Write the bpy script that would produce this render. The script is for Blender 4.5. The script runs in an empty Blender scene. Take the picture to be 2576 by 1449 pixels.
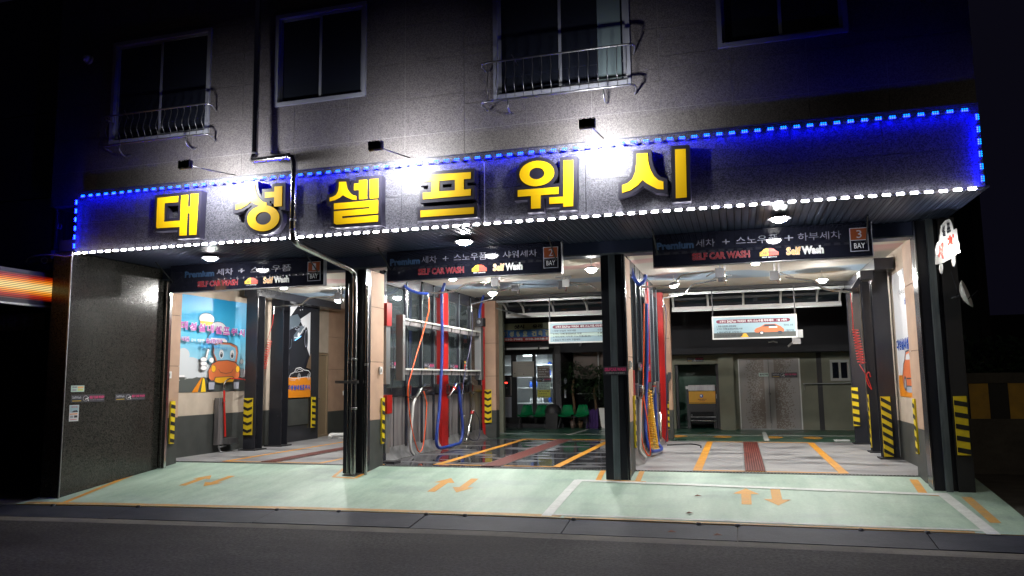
import bpy, math, random
from mathutils import Vector, Matrix
random.seed(7)
S = bpy.context.scene
COL = S.collection
# ---------------------------------------------------------------- camera
W_, H_, F_ = 2576.0, 1449.0, 1939.67
YAW, PITCH, ROLL = 0.282337938, 0.118845733, -0.0130666447
CAM = Vector((0, 0, 1.6))
_f = Vector((-math.sin(YAW)*math.cos(PITCH), math.cos(YAW)*math.cos(PITCH), math.sin(PITCH)))
_r = Vector((math.cos(YAW), math.sin(YAW), 0)); _u = _r.cross(_f)
RT = _r*math.cos(ROLL)+_u*math.sin(ROLL); UP = _u*math.cos(ROLL)-_r*math.sin(ROLL); FW = _f
cd = bpy.data.cameras.new('camera'); cam = bpy.data.objects.new('camera', cd); COL.objects.link(cam)
cd.sensor_width = 36; cd.lens = 36*F_/W_; cd.clip_start = .05; cd.clip_end = 400
cam.matrix_world = Matrix(((RT.x, UP.x, -FW.x, 0), (RT.y, UP.y, -FW.y, 0), (RT.z, UP.z, -FW.z, 1.6), (0, 0, 0, 1)))
S.camera = cam
# ---------------------------------------------------------------- night sky
w = bpy.data.worlds.new('World'); S.world = w; w.use_nodes = True
nt = w.node_tree; bg = nt.nodes['Background']
sky = nt.nodes.new('ShaderNodeTexSky'); sky.sky_type = 'NISHITA'; sky.sun_disc = False
sky.sun_elevation = math.radians(-9); sky.sun_rotation = math.radians(200)
mx = nt.nodes.new('ShaderNodeMix'); mx.data_type = 'RGBA'; mx.blend_type = 'ADD'; mx.inputs[0].default_value = 1
nt.links.new(sky.outputs[0], mx.inputs[6]); mx.inputs[7].default_value = (.020, .018, .040, 1)
nt.links.new(mx.outputs[2], bg.inputs[0]); bg.inputs[1].default_value = .10
S.view_settings.view_transform = 'Standard'; S.view_settings.look = 'None'
S.view_settings.exposure = .45; S.view_settings.gamma = 1; S.view_settings.use_curve_mapping = False
S.cycles.use_denoising = True
S.cycles.max_bounces = 7; S.cycles.sample_clamp_indirect = 6; S.cycles.caustics_reflective = False; S.cycles.caustics_refractive = False

# lamp powers
FLOOD_W, LAMP_E, BAY_E, LED_B, LED_W = 60, 225, 1100, 250, 60

# ---------------------------------------------------------------- pixel of the photo -> point on a plane of the place
def ray(px, py):
    return FW + RT*((px-W_/2)/F_) - UP*((py-H_/2)/F_)
def hit(px, py, ax, v):
    d = ray(px, py); t = (v-CAM[ax])/d[ax]; return CAM+d*t
def Z(x, y, ox, oy, s): return ((ox+x*s)/1.59006, (oy+y*s)/1.59006)

# ---------------------------------------------------------------- materials
MT = {}
def N(m, t, **k):
    n = m.node_tree.nodes.new(t)
    for a, b in k.items():
        if hasattr(n, a): setattr(n, a, b)
        else: n.inputs[a].default_value = b
    return n
def mat(name, c, r=.5, metal=0, c2=None, scale=8, thr=(.35, .65), bump=0, bs=60, em=None, es=0, spec=.5, coat=0, r2=None, stretch=(1, 1, 1), detail=5):
    m = bpy.data.materials.new(name); m.use_nodes = True; MT[name] = m
    L = m.node_tree.links; p = m.node_tree.nodes['Principled BSDF']
    p.inputs['Base Color'].default_value = (*c, 1); p.inputs['Roughness'].default_value = r
    p.inputs['Metallic'].default_value = metal; p.inputs['Specular IOR Level'].default_value = spec
    p.inputs['Coat Weight'].default_value = coat
    if c2 is not None or bump or r2 is not None:
        g = N(m, 'ShaderNodeNewGeometry'); mp = N(m, 'ShaderNodeMapping'); mp.inputs['Scale'].default_value = stretch
        L.new(g.outputs['Position'], mp.inputs[0])
    if c2 is not None or r2 is not None:
        n = N(m, 'ShaderNodeTexNoise'); n.inputs['Scale'].default_value = scale; n.inputs['Detail'].default_value = detail
        L.new(mp.outputs[0], n.inputs['Vector'])
        mr = N(m, 'ShaderNodeMapRange'); mr.inputs[1].default_value = thr[0]; mr.inputs[2].default_value = thr[1]
        L.new(n.outputs[0], mr.inputs[0])
        if c2 is not None:
            q = N(m, 'ShaderNodeMix', data_type='RGBA'); q.inputs[6].default_value = (*c, 1); q.inputs[7].default_value = (*c2, 1)
            L.new(mr.outputs[0], q.inputs[0]); L.new(q.outputs[2], p.inputs['Base Color'])
        if r2 is not None:
            q = N(m, 'ShaderNodeMapRange'); q.inputs[3].default_value = r; q.inputs[4].default_value = r2
            L.new(mr.outputs[0], q.inputs[0]); L.new(q.outputs[0], p.inputs['Roughness'])
    if bump:
        n = N(m, 'ShaderNodeTexNoise'); n.inputs['Scale'].default_value = bs; n.inputs['Detail'].default_value = 3
        L.new(mp.outputs[0], n.inputs['Vector'])
        b = N(m, 'ShaderNodeBump'); b.inputs['Strength'].default_value = bump; b.inputs['Distance'].default_value = .01
        L.new(n.outputs[0], b.inputs['Height']); L.new(b.outputs[0], p.inputs['Normal'])
    if em: p.inputs['Emission Color'].default_value = (*em, 1); p.inputs['Emission Strength'].default_value = es
    return m
def granite(name, c1, c2, c3, r, sc, bump=.4):
    m = mat(name, c1, r); p = m.node_tree.nodes['Principled BSDF']; L = m.node_tree.links
    g = N(m, 'ShaderNodeNewGeometry')
    v = N(m, 'ShaderNodeTexVoronoi'); v.inputs['Scale'].default_value = sc; L.new(g.outputs['Position'], v.inputs['Vector'])
    n = N(m, 'ShaderNodeTexNoise'); n.inputs['Scale'].default_value = sc*.8; n.inputs['Detail'].default_value = 4; L.new(g.outputs['Position'], n.inputs['Vector'])
    big = N(m, 'ShaderNodeTexNoise'); big.inputs['Scale'].default_value = .9; L.new(g.outputs['Position'], big.inputs['Vector'])
    cr = N(m, 'ShaderNodeValToRGB'); e = cr.color_ramp
    e.elements[0].position = .2; e.elements[0].color = (*c1, 1); e.elements[1].position = .8; e.elements[1].color = (*c3, 1)
    k = e.elements.new(.5); k.color = (*c2, 1)
    sp = N(m, 'ShaderNodeSeparateColor'); L.new(v.outputs['Color'], sp.inputs[0])
    ad = N(m, 'ShaderNodeMath', operation='ADD'); L.new(sp.outputs[0], ad.inputs[0]); L.new(n.outputs[0], ad.inputs[1])
    ml = N(m, 'ShaderNodeMath', operation='MULTIPLY'); ml.inputs[1].default_value = .62; L.new(ad.outputs[0], ml.inputs[0])
    L.new(ml.outputs[0], cr.inputs[0])
    q = N(m, 'ShaderNodeMix', data_type='RGBA', blend_type='MULTIPLY'); q.inputs[0].default_value = .5
    L.new(cr.outputs[0], q.inputs[6]); L.new(big.outputs[0], q.inputs[7]); L.new(q.outputs[2], p.inputs['Base Color'])
    if bump:
        b = N(m, 'ShaderNodeBump'); b.inputs['Strength'].default_value = bump; b.inputs['Distance'].default_value = .006
        L.new(ml.outputs[0], b.inputs['Height']); L.new(b.outputs[0], p.inputs['Normal'])
    return m
granite('granite_fascia', (.012, .012, .017), (.040, .040, .050), (.13, .13, .15), .34, 85, .35)
granite('granite_wall', (.055, .049, .049), (.095, .086, .085), (.17, .155, .15), .5, 90, .12)
mat('joint_grout', (.20, .19, .19), .8)
granite('granite_polished', (.012, .013, .012), (.030, .029, .026), (.072, .069, .060), .2, 75, .06)
mat('backing', (.02, .02, .022), .8)
mat('tan_stone', (.46, .30, .205), .75, c2=(.39, .25, .175), scale=3, bump=.12, bs=90)
mat('beige_render', (.50, .42, .335), .85, c2=(.42, .35, .28), scale=2.5, bump=.25, bs=120)
mat('wainscot', (.040, .044, .042), .55, c2=(.06, .064, .06), scale=3, thr=(.3, .75), bump=.15, bs=90)
mat('ceiling', (.62, .60, .56), .8)
mat('soffit', (.055, .070, .135), .42, metal=.1, c2=(.045, .058, .115), scale=1.2)
mat('black_steel', (.021, .022, .029), .22, c2=(.027, .028, .035), scale=2.5, r2=.28, thr=(.2, .8))
mat('black_matte', (.014, .014, .016), .6)
mat('charcoal', (.03, .03, .035), .5)
mat('channel_steel', (.24, .28, .30), .36, metal=.4, c2=(.11, .135, .15), scale=7, stretch=(1, 1, .15))
mat('stainless', (.58, .58, .57), .2, metal=1, c2=(.5, .5, .48), scale=9)
mat('rail_steel', (.30, .30, .30), .35, metal=.9)
mat('brushed', (.42, .42, .42), .33, metal=.9, c2=(.30, .30, .31), scale=12, stretch=(1, 1, .1))
mat('grey_panel', (.22, .205, .205), .38, metal=.1, c2=(.13, .12, .122), scale=5, stretch=(1.6, 1.6, .22), thr=(.35, .62), r2=.5)
mat('curb_sheet', (.34, .34, .34), .35, metal=.5, c2=(.16, .16, .16), scale=4, bump=.8, bs=9)
mat('galvanised', (.35, .36, .36), .4, metal=.8)
mat('white_metal', (.62, .62, .60), .4)
mat('white_plastic', (.72, .72, .70), .35)
mat('pvc_white', (.75, .76, .74), .3)
mat('red_paint', (.38, .012, .010), .3, coat=.2, c2=(.30, .010, .010), scale=3)
mat('red_hose', (.62, .02, .015), .35)
mat('orange_hose', (.85, .11, .02), .35)
mat('blue_hose', (.016, .05, .30), .42, c2=(.02, .045, .22), scale=9)
mat('dark_hose', (.02, .02, .06), .35)
mat('white_hose', (.55, .55, .53), .4)
mat('yellow_hose', (.75, .42, .01), .35)
mat('barrier_yellow', (.78, .46, .05), .6, c2=(.6, .34, .05), scale=4)
mat('yellow', (.80, .60, .015), .45, c2=(.70, .52, .02), scale=14)
mat('hazard_black', (.012, .012, .012), .55)
mat('letter_yellow', (.92, .60, .01), .38, em=(1, .5, .0), es=.14)  # faint glow put into the colour of the floodlit letters
mat('letter_black', (.022, .020, .035), .42)
mat('frame_white', (.24, .25, .27), .4)
mat('window_glass', (.010, .012, .018), .04, spec=.7)
mat('curtain', (.11, .15, .15), .8)
mat('upvc_dim', (.33, .34, .33), .5)
mat('back_wall', (.20, .205, .155), .85, c2=(.165, .17, .13), scale=2, bump=.2, bs=80)
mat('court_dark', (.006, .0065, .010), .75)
mat('door_tan', (.27, .20, .125), .5)
mat('mosaic_door', (.25, .235, .225), .45)
mat('brown_tile', (.10, .055, .04), .3)
mat('machine_yellow', (.75, .38, .015), .4)
mat('seat_green', (.005, .16, .055), .18, coat=.5)
mat('white_print', (.75, .75, .75), .5)
mat('grey_print', (.33, .34, .40), .5)
mat('blue_print', (.03, .07, .15), .5)
mat('dim_print', (.17, .17, .22), .5)
mat('dark_print', (.03, .03, .04), .5)
mat('maroon_print', (.22, .018, .025), .45)
mat('maroon_bar', (.16, .02, .05), .5)
mat('sign_board', (.010, .011, .020), .035)
mat('orange_square', (.22, .055, .02), .2)
mat('orange_print', (.72, .40, .16), .5)
mat('pink_print', (.62, .05, .18), .5)
mat('purple_print', (.42, .10, .38), .5)
mat('red_print', (.60, .05, .03), .5)
mat('logo_yellow', (.85, .55, .02), .4)
mat('logo_red', (.75, .07, .02), .4)
mat('poster_orange', (.72, .24, .012), .4)
mat('poster_white', (.70, .71, .74), .35)
mat('toon_orange', (.62, .16, .055), .4)
mat('toon_dark', (.045, .05, .065), .5)
mat('toon_blue', (.04, .30, .62), .4)
mat('toon_glass', (.24, .50, .66), .4)
mat('toon_amber', (.80, .42, .02), .4)
mat('poster_road', (.075, .085, .08), .5)
mat('poster_cloud', (.52, .55, .58), .5)
mat('photo_dark', (.02, .022, .03), .2)
mat('photo_steel', (.10, .13, .16), .3)
mat('ad_blue', (.02, .12, .36), .4)
mat('ad_cream', (.42, .45, .27), .4)
mat('ad_red', (.33, .035, .025), .4)
mat('notice_pale', (.45, .60, .55), .5)
mat('notice_yellow', (.55, .55, .08), .5)
mat('notice_brown', (.16, .12, .10), .5)
mat('board_sky', (.30, .45, .52), .4)
mat('whiteboard', (.50, .47, .42), .3)
mat('bottle_blue', (.03, .10, .45), .2)
mat('bottle_red', (.55, .03, .02), .25)
mat('bottle_white', (.65, .65, .65), .3)
mat('leaf', (.022, .05, .018), .5)
mat('trunk', (.12, .075, .04), .9)
mat('purple_cloth', (.05, .02, .12), .9)
mat('led_blue', (.02, .05, .3), .3, em=(.0008, .0016, 1), es=LED_B)
mat('led_cyan', (.02, .05, .3), .3, em=(.0, .28, 1), es=2.2)
mat('led_white', (.8, .8, .8), .3, em=(.96, .93, 1), es=LED_W)
mat('bulb', (.9, .9, .9), .3, em=(1, .97, .92), es=14)
mat('bulb_canopy', (.9, .9, .9), .3, em=(1, .985, .96), es=LAMP_E)
mat('bulb_bay', (.9, .9, .9), .3, em=(1, .98, .94), es=BAY_E)
mat('bulb_warm', (.9, .9, .8), .3, em=(1, .82, .5), es=14)
mat('tube_light', (.9, .9, .9), .3, em=(.9, .95, 1), es=7)
mat('blue_glow', (.1, .3, .9), .3, em=(.1, .45, 1), es=3)
mat('red_led', (.9, .1, .05), .3, em=(1, .03, .02), es=6)
mat('wire', (.02, .02, .03), .5)
mat('rust_grate', (.17, .028, .02), .5, c2=(.11, .03, .022), scale=18)
mat('grate_steel', (.16, .17, .165), .45, metal=.7)
mat('pit', (.008, .008, .008), .9)
mat('leaf_litter', (.20, .08, .05), .8)
# ground
def floor_mat(name, a, b, rough, wet, wr, sc, bump, dk=.28):
    m = mat(name, a, rough); p = m.node_tree.nodes['Principled BSDF']; L = m.node_tree.links
    g = N(m, 'ShaderNodeNewGeometry'); mp = N(m, 'ShaderNodeMapping'); mp.inputs['Scale'].default_value = (1.9, .55, 1) if name == 'ramp_green' else (.55, 1, 1)
    L.new(g.outputs['Position'], mp.inputs[0])
    n = N(m, 'ShaderNodeTexNoise'); n.inputs['Scale'].default_value = sc; n.inputs['Detail'].default_value = 7; n.inputs['Roughness'].default_value = .62; L.new(mp.outputs[0], n.inputs['Vector'])
    r1 = N(m, 'ShaderNodeMapRange'); r1.inputs[1].default_value = .33; r1.inputs[2].default_value = .68; L.new(n.outputs[0], r1.inputs[0])
    q = N(m, 'ShaderNodeMix', data_type='RGBA'); q.inputs[6].default_value = (*a, 1); q.inputs[7].default_value = (*b, 1); L.new(r1.outputs[0], q.inputs[0])
    col = q.outputs[2]
    fn = N(m, 'ShaderNodeTexNoise'); fn.inputs['Scale'].default_value = 24 if name == 'asphalt' else 22; fn.inputs['Roughness'].default_value = .75; fn.inputs['Detail'].default_value = 8; L.new(g.outputs['Position'], fn.inputs['Vector'])
    q2 = N(m, 'ShaderNodeMix', data_type='RGBA', blend_type='MULTIPLY'); q2.inputs[0].default_value = .8 if name == 'asphalt' else .45; L.new(col, q2.inputs[6])
    fr = N(m, 'ShaderNodeMapRange'); fr.inputs[1].default_value = .3; fr.inputs[2].default_value = .6; fr.inputs[1].default_value = .36; fr.inputs[2].default_value = .64; fr.inputs[3].default_value = .05 if name == 'asphalt' else .66; fr.inputs[4].default_value = 2.0 if name == 'asphalt' else 1.1; L.new(fn.outputs[0], fr.inputs[0]); L.new(fr.outputs[0], q2.inputs[7])
    col = q2.outputs[2]
    if wet:
        wn = N(m, 'ShaderNodeTexNoise'); wn.inputs['Scale'].default_value = 1.6; wn.inputs['Detail'].default_value = 2; mp2 = N(m, 'ShaderNodeMapping'); mp2.inputs['Scale'].default_value = (.45, 1.1, 1); mp2.inputs['Location'].default_value = (3, 7, 0)
        L.new(g.outputs['Position'], mp2.inputs[0]); L.new(mp2.outputs[0], wn.inputs['Vector'])
        wm = N(m, 'ShaderNodeMapRange'); wm.inputs[1].default_value = wet; wm.inputs[2].default_value = wet+(.035 if dk < .4 else .16); L.new(wn.outputs[0], wm.inputs[0])
        q3 = N(m, 'ShaderNodeMix', data_type='RGBA', blend_type='MULTIPLY'); L.new(wm.outputs[0], q3.inputs[0]); L.new(col, q3.inputs[6]); q3.inputs[7].default_value = (dk, dk, dk*1.06, 1); col = q3.outputs[2]
        rr = N(m, 'ShaderNodeMapRange'); rr.inputs[3].default_value = rough; rr.inputs[4].default_value = wr; L.new(wm.outputs[0], rr.inputs[0]); L.new(rr.outputs[0], p.inputs['Roughness'])
    L.new(col, p.inputs['Base Color'])
    b = N(m, 'ShaderNodeBump'); b.inputs['Strength'].default_value = bump; b.inputs['Distance'].default_value = .006
    L.new(fn.outputs[0], b.inputs['Height'])
    if wet:
        inv = N(m, 'ShaderNodeMath', operation='MULTIPLY_ADD'); inv.inputs[1].default_value = -bump*.9; inv.inputs[2].default_value = bump; L.new(wm.outputs[0], inv.inputs[0]); L.new(inv.outputs[0], b.inputs['Strength'])
    L.new(b.outputs[0], p.inputs['Normal'])
    return m
floor_mat('asphalt', (.017, .016, .0165), (.040, .038, .037), .8, 0, 0, .7, .9)
floor_mat('gutter_concrete', (.10, .095, .085), (.16, .15, .13), .85, 0, 0, 3, .6)
floor_mat('ramp_green', (.25, .365, .285), (.41, .53, .43), .55, .50, .5, 1.3, .35, .80)
floor_mat('bay_concrete', (.21, .21, .22), (.34, .335, .33), .55, .52, .3, 1.5, .3, .5)
floor_mat('bay_wet', (.085, .087, .095), (.12, .12, .13), .30, .44, .06, 1.2, .12, .39)
floor_mat('court_green', (.02, .075, .05), (.035, .11, .07), .30, .60, .08, 1.0, .15)
floor_mat('steel_plate', (.024, .027, .037), (.048, .051, .062), .6, 0, 0, 2.2, .5)
floor_mat('line_orange', (.68, .30, .02), (.55, .25, .03), .5, 0, 0, 3, .15)
floor_mat('line_orange_worn', (.50, .27, .06), (.36, .24, .11), .6, 0, 0, 6, .3)
floor_mat('line_white', (.62, .64, .62), (.50, .53, .50), .6, 0, 0, 4, .2)
floor_mat('line_arrow', (.60, .27, .02), (.50, .27, .06), .6, 0, 0, 5, .25)
for k_ in ('asphalt', 'steel_plate', 'gutter_concrete'): MT[k_].node_tree.nodes['Principled BSDF'].inputs['Specular IOR Level'].default_value = .12
# translucent pane
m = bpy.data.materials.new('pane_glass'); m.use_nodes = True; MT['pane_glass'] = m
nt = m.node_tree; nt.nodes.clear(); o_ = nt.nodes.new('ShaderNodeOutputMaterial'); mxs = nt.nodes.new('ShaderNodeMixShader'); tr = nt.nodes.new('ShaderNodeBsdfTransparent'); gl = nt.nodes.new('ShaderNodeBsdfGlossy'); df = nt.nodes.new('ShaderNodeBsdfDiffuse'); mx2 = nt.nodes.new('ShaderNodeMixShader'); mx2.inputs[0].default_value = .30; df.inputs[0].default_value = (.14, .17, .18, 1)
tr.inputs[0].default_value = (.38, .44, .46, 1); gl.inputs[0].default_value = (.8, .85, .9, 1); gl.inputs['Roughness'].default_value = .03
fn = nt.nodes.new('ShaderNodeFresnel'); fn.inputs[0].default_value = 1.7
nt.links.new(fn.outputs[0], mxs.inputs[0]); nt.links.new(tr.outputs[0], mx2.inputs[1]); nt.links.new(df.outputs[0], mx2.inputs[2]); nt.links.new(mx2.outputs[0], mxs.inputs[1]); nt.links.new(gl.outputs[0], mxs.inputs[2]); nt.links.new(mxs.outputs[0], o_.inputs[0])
m = MT['pane_glass'].copy(); m.name = 'clear_glass'; MT['clear_glass'] = m
for n_ in m.node_tree.nodes:
    if n_.type == 'BSDF_TRANSPARENT': n_.inputs[0].default_value = (.82, .86, .86, 1)
    if n_.type == 'MIX_SHADER' and not n_.inputs[0].is_linked: n_.inputs[0].default_value = .04
# painted ceiling: wavy bands of colour
m = MT['ceiling']; p = m.node_tree.nodes['Principled BSDF']; L = m.node_tree.links
g = N(m, 'ShaderNodeNewGeometry'); sx = N(m, 'ShaderNodeSeparateXYZ'); L.new(g.outputs['Position'], sx.inputs[0])
nn = N(m, 'ShaderNodeTexNoise'); nn.inputs['Scale'].default_value = .45; L.new(g.outputs['Position'], nn.inputs['Vector'])
a1 = N(m, 'ShaderNodeMath', operation='MULTIPLY_ADD'); a1.inputs[1].default_value = 2.2; L.new(nn.outputs[0], a1.inputs[0]); L.new(sx.outputs[1], a1.inputs[2])
a2 = N(m, 'ShaderNodeMath', operation='MULTIPLY_ADD'); a2.inputs[1].default_value = .1; a2.inputs[2].default_value = -1.43; L.new(a1.outputs[0], a2.inputs[0])
cr = N(m, 'ShaderNodeValToRGB'); cr.color_ramp.interpolation = 'EASE'; e = cr.color_ramp.elements
e[0].position = 0; e[0].color = (.30, .42, .55, 1); e[1].position = 1; e[1].color = (.60, .57, .50, 1)
for ps, c in ((.12, (.32, .44, .56, 1)), (.15, (.60, .56, .47, 1)), (.21, (.60, .56, .47, 1)), (.23, (.60, .36, .34, 1)), (.27, (.62, .42, .38, 1)), (.30, (.62, .59, .52, 1)), (.44, (.60, .58, .52, 1)), (.47, (.34, .46, .58, 1)), (.55, (.34, .46, .58, 1)), (.58, (.58, .56, .50, 1))):
    k = e.new(ps); k.color = c
L.new(a2.outputs[0], cr.inputs[0]); L.new(cr.outputs[0], p.inputs['Base Color'])
# mosaic door pattern
m = MT['mosaic_door']; p = m.node_tree.nodes['Principled BSDF']; L = m.node_tree.links
g = N(m, 'ShaderNodeNewGeometry'); br = N(m, 'ShaderNodeTexChecker'); 
sx = N(m, 'ShaderNodeSeparateXYZ'); L.new(g.outputs['Position'], sx.inputs[0])
vm = N(m, 'ShaderNodeVectorMath', operation='SNAP'); vm.inputs[1].default_value = (.028, .5, .028); L.new(g.outputs['Position'], vm.inputs[0])
wn = N(m, 'ShaderNodeTexWhiteNoise'); L.new(vm.outputs[0], wn.inputs[0])
# density falls from the middle of the door outwards
ab = N(m, 'ShaderNodeMath', operation='ADD'); ab.inputs[1].default_value = -.905; L.new(sx.outputs[0], ab.inputs[0])
aa = N(m, 'ShaderNodeMath', operation='ABSOLUTE'); L.new(ab.outputs[0], aa.inputs[0])
mr = N(m, 'ShaderNodeMapRange'); mr.inputs[1].default_value = .18; mr.inputs[2].default_value = .74; mr.inputs[3].default_value = .95; mr.inputs[4].default_value = 0; L.new(aa.outputs[0], mr.inputs[0])
lt = N(m, 'ShaderNodeMath', operation='LESS_THAN'); L.new(wn.outputs[0], lt.inputs[0]); L.new(mr.outputs[0], lt.inputs[1])
gt = N(m, 'ShaderNodeMath', operation='GREATER_THAN'); gt.inputs[1].default_value = .15; L.new(aa.outputs[0], gt.inputs[0])
ml = N(m, 'ShaderNodeMath', operation='MULTIPLY'); L.new(lt.outputs[0], ml.inputs[0]); L.new(gt.outputs[0], ml.inputs[1])
q = N(m, 'ShaderNodeMix', data_type='RGBA'); q.inputs[6].default_value = (.26, .245, .235, 1); q.inputs[7].default_value = (.15, .12, .10, 1); L.new(ml.outputs[0], q.inputs[0]); L.new(q.outputs[2], p.inputs['Base Color'])
# poster sky: blue above, pale at the horizon, with clouds (a print)
m = mat('poster_sky', (.1, .4, .7), .4); p = m.node_tree.nodes['Principled BSDF']; L = m.node_tree.links
g = N(m, 'ShaderNodeNewGeometry'); sx = N(m, 'ShaderNodeSeparateXYZ'); L.new(g.outputs['Position'], sx.inputs[0])
mr = N(m, 'ShaderNodeMapRange'); mr.inputs[1].default_value = 2.0; mr.inputs[2].default_value = 3.7; L.new(sx.outputs[2], mr.inputs[0])
cr = N(m, 'ShaderNodeValToRGB'); e = cr.color_ramp.elements; e[0].color = (.30, .55, .66, 1); e[1].color = (.015, .27, .55, 1); k = e.new(.45); k.color = (.06, .42, .66, 1)
L.new(mr.outputs[0], cr.inputs[0]); L.new(cr.outputs[0], p.inputs['Base Color'])
# scrolling display of the neighbour: rows of lit diodes
m = bpy.data.materials.new('led_screen'); m.use_nodes = True; MT['led_screen'] = m; L = m.node_tree.links; p = m.node_tree.nodes['Principled BSDF']
g = N(m, 'ShaderNodeNewGeometry'); sx = N(m, 'ShaderNodeSeparateXYZ'); L.new(g.outputs['Position'], sx.inputs[0])
row = N(m, 'ShaderNodeMath', operation='MULTIPLY'); row.inputs[1].default_value = 2*math.pi/.030; L.new(sx.outputs[2], row.inputs[0])
sn = N(m, 'ShaderNodeMath', operation='SINE'); L.new(row.outputs[0], sn.inputs[0])
rw = N(m, 'ShaderNodeMapRange'); rw.inputs[1].default_value = -.5; rw.inputs[2].default_value = .6; rw.inputs[3].default_value = .08; rw.inputs[4].default_value = .5; L.new(sn.outputs[0], rw.inputs[0])
cz = N(m, 'ShaderNodeMapRange'); cz.inputs[1].default_value = 3.10; cz.inputs[2].default_value = 3.52; L.new(sx.outputs[2], cz.inputs[0])
cr = N(m, 'ShaderNodeValToRGB'); e = cr.color_ramp.elements; e[0].color = (.30, .008, .0, 1); e[1].color = (.30, .008, 0, 1)
for ps, c in ((.16, (.9, .05, 0, 1)), (.32, (2, .7, .05, 1)), (.45, (1.9, 1.4, .5, 1)), (.60, (1.9, 1.4, .5, 1)), (.74, (2, .6, .04, 1)), (.88, (.9, .05, 0, 1))):
    k = e.new(ps); k.color = c
L.new(cz.outputs[0], cr.inputs[0])
L.new(cr.outputs[0], p.inputs['Emission Color']); L.new(rw.outputs[0], p.inputs['Emission Strength']); p.inputs['Base Color'].default_value = (.02, .01, .01, 1)
# painted letter glow, printed glow, small diodes and screen are not sampled as lamps
for k in ('letter_yellow', 'led_cyan', 'red_led', 'blue_glow', 'led_screen'):
    MT[k].cycles.emission_sampling = 'NONE'

# ---------------------------------------------------------------- mesh builder
class MB:
    def __init__(s): s.v = []; s.f = []; s.m = []; s.mats = []; s.sm = []
    def mi(s, m):
        if m not in s.mats: s.mats.append(m)
        return s.mats.index(m)
    def add(s, vs, fs, m, smooth=False):
        b = len(s.v); s.v += [tuple(q) for q in vs]; i = s.mi(m)
        for f in fs: s.f.append(tuple(b+j for j in f)); s.m.append(i); s.sm.append(smooth)
        return s
    def box(s, x0, x1, y0, y1, z0, z1, m):
        x0, x1 = sorted((x0, x1)); y0, y1 = sorted((y0, y1)); z0, z1 = sorted((z0, z1))
        v = [(x, y, z) for x in (x0, x1) for y in (y0, y1) for z in (z0, z1)]
        return s.add(v, [(0, 1, 3, 2), (4, 6, 7, 5), (0, 4, 5, 1), (2, 3, 7, 6), (0, 2, 6, 4), (1, 5, 7, 3)], m)
    def hexa(s, a, b, m):      # two quads (lists of 4 points)
        return s.add(list(a)+list(b), [(0, 1, 2, 3), (7, 6, 5, 4), (0, 4, 5, 1), (1, 5, 6, 2), (2, 6, 7, 3), (3, 7, 4, 0)], m)
    def prism(s, poly, off, m):   # 3-D polygon + offset vector
        n = len(poly); off = Vector(off); a = [Vector(p) for p in poly]; b = [p+off for p in a]
        return s.add(a+b, [tuple(range(n)), tuple(reversed(range(n, 2*n)))]+[(i, (i+1) % n+n*0, (i+1) % n+n, i+n) for i in range(n)], m)
    def tube(s, pts, r, m, n=8, cap=True):
        pts = [Vector(p) for p in pts]; rings = []; prev = None
        for i, p in enumerate(pts):
            d = (pts[min(i+1, len(pts)-1)]-pts[max(i-1, 0)]).normalized()
            if prev is None:
                a = d.cross(Vector((0, 0, 1)))
                if a.length < .1: a = d.cross(Vector((0, 1, 0)))
            else: a = prev-d*prev.dot(d)
            a.normalize(); prev = a; b = d.cross(a)
            rr = r[i] if isinstance(r, (list, tuple)) else r
            rings.append([p+(a*math.cos(2*math.pi*k/n)+b*math.sin(2*math.pi*k/n))*rr for k in range(n)])
        vs = [q for R in rings for q in R]; fs = []
        for i in range(len(rings)-1):
            for k in range(n): fs.append((i*n+k, i*n+(k+1) % n, (i+1)*n+(k+1) % n, (i+1)*n+k))
        s.add(vs, fs, m, True)
        if cap: s.add(rings[0]+rings[-1], [tuple(reversed(range(n))), tuple(range(n, 2*n))], m)
        return s
    def lathe(s, c, prof, m, n=16, ax=(0, 0, 1)):
        ax = Vector(ax).normalized(); a = ax.orthogonal().normalized(); b = ax.cross(a); c = Vector(c)
        vs = [c+ax*h+(a*math.cos(2*math.pi*k/n)+b*math.sin(2*math.pi*k/n))*r for r, h in prof for k in range(n)]; fs = []
        for i in range(len(prof)-1):
            for k in range(n): fs.append((i*n+k, i*n+(k+1) % n, (i+1)*n+(k+1) % n, (i+1)*n+k))
        return s.add(vs, fs, m, True)
    def mesh(s, name, org=(0, 0, 0)):
        me = bpy.data.meshes.new(name); o = Vector(org)
        me.from_pydata([Vector(q)-o for q in s.v], [], s.f)
        for m in s.mats: me.materials.append(MT[m])
        me.polygons.foreach_set('material_index', s.m); me.polygons.foreach_set('use_smooth', s.sm)
        me.update(); return me
def spline(pts, k=8):
    P = [Vector(p) for p in pts]; P = [P[0]*2-P[1]]+P+[P[-1]*2-P[-2]]; out = []
    for i in range(1, len(P)-2):
        for j in range(k):
            t = j/k; a, b, c, d = P[i-1:i+3]
            out.append(.5*((2*b)+(c-a)*t+(2*a-5*b+4*c-d)*t*t+(3*b-a-3*c+d)*t**3))
    out.append(P[-2]); return out
def props(o, label=None, cat=None, group=None, kind=None):
    if label: o['label'] = label
    if cat: o['category'] = cat
    if group: o['group'] = group
    if kind: o['kind'] = kind
    return o
def thing(name, label, cat, loc=(0, 0, 0), group=None):
    o = bpy.data.objects.new(name, None); o.empty_display_size = .1; COL.objects.link(o); o.location = loc
    o['_org'] = tuple(loc); return props(o, label, cat, group)
ORG = {}
def org(o):
    while o is not None:
        if o.name in ORG: return ORG[o.name]
        o = o.parent
    return (0, 0, 0)
def part(name, mb, parent, label=None, kind=None):
    og = org(parent); o = bpy.data.objects.new(name, mb.mesh(name, og)); COL.objects.link(o); o.parent = parent
    return props(o, label, None, None, kind)
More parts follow.
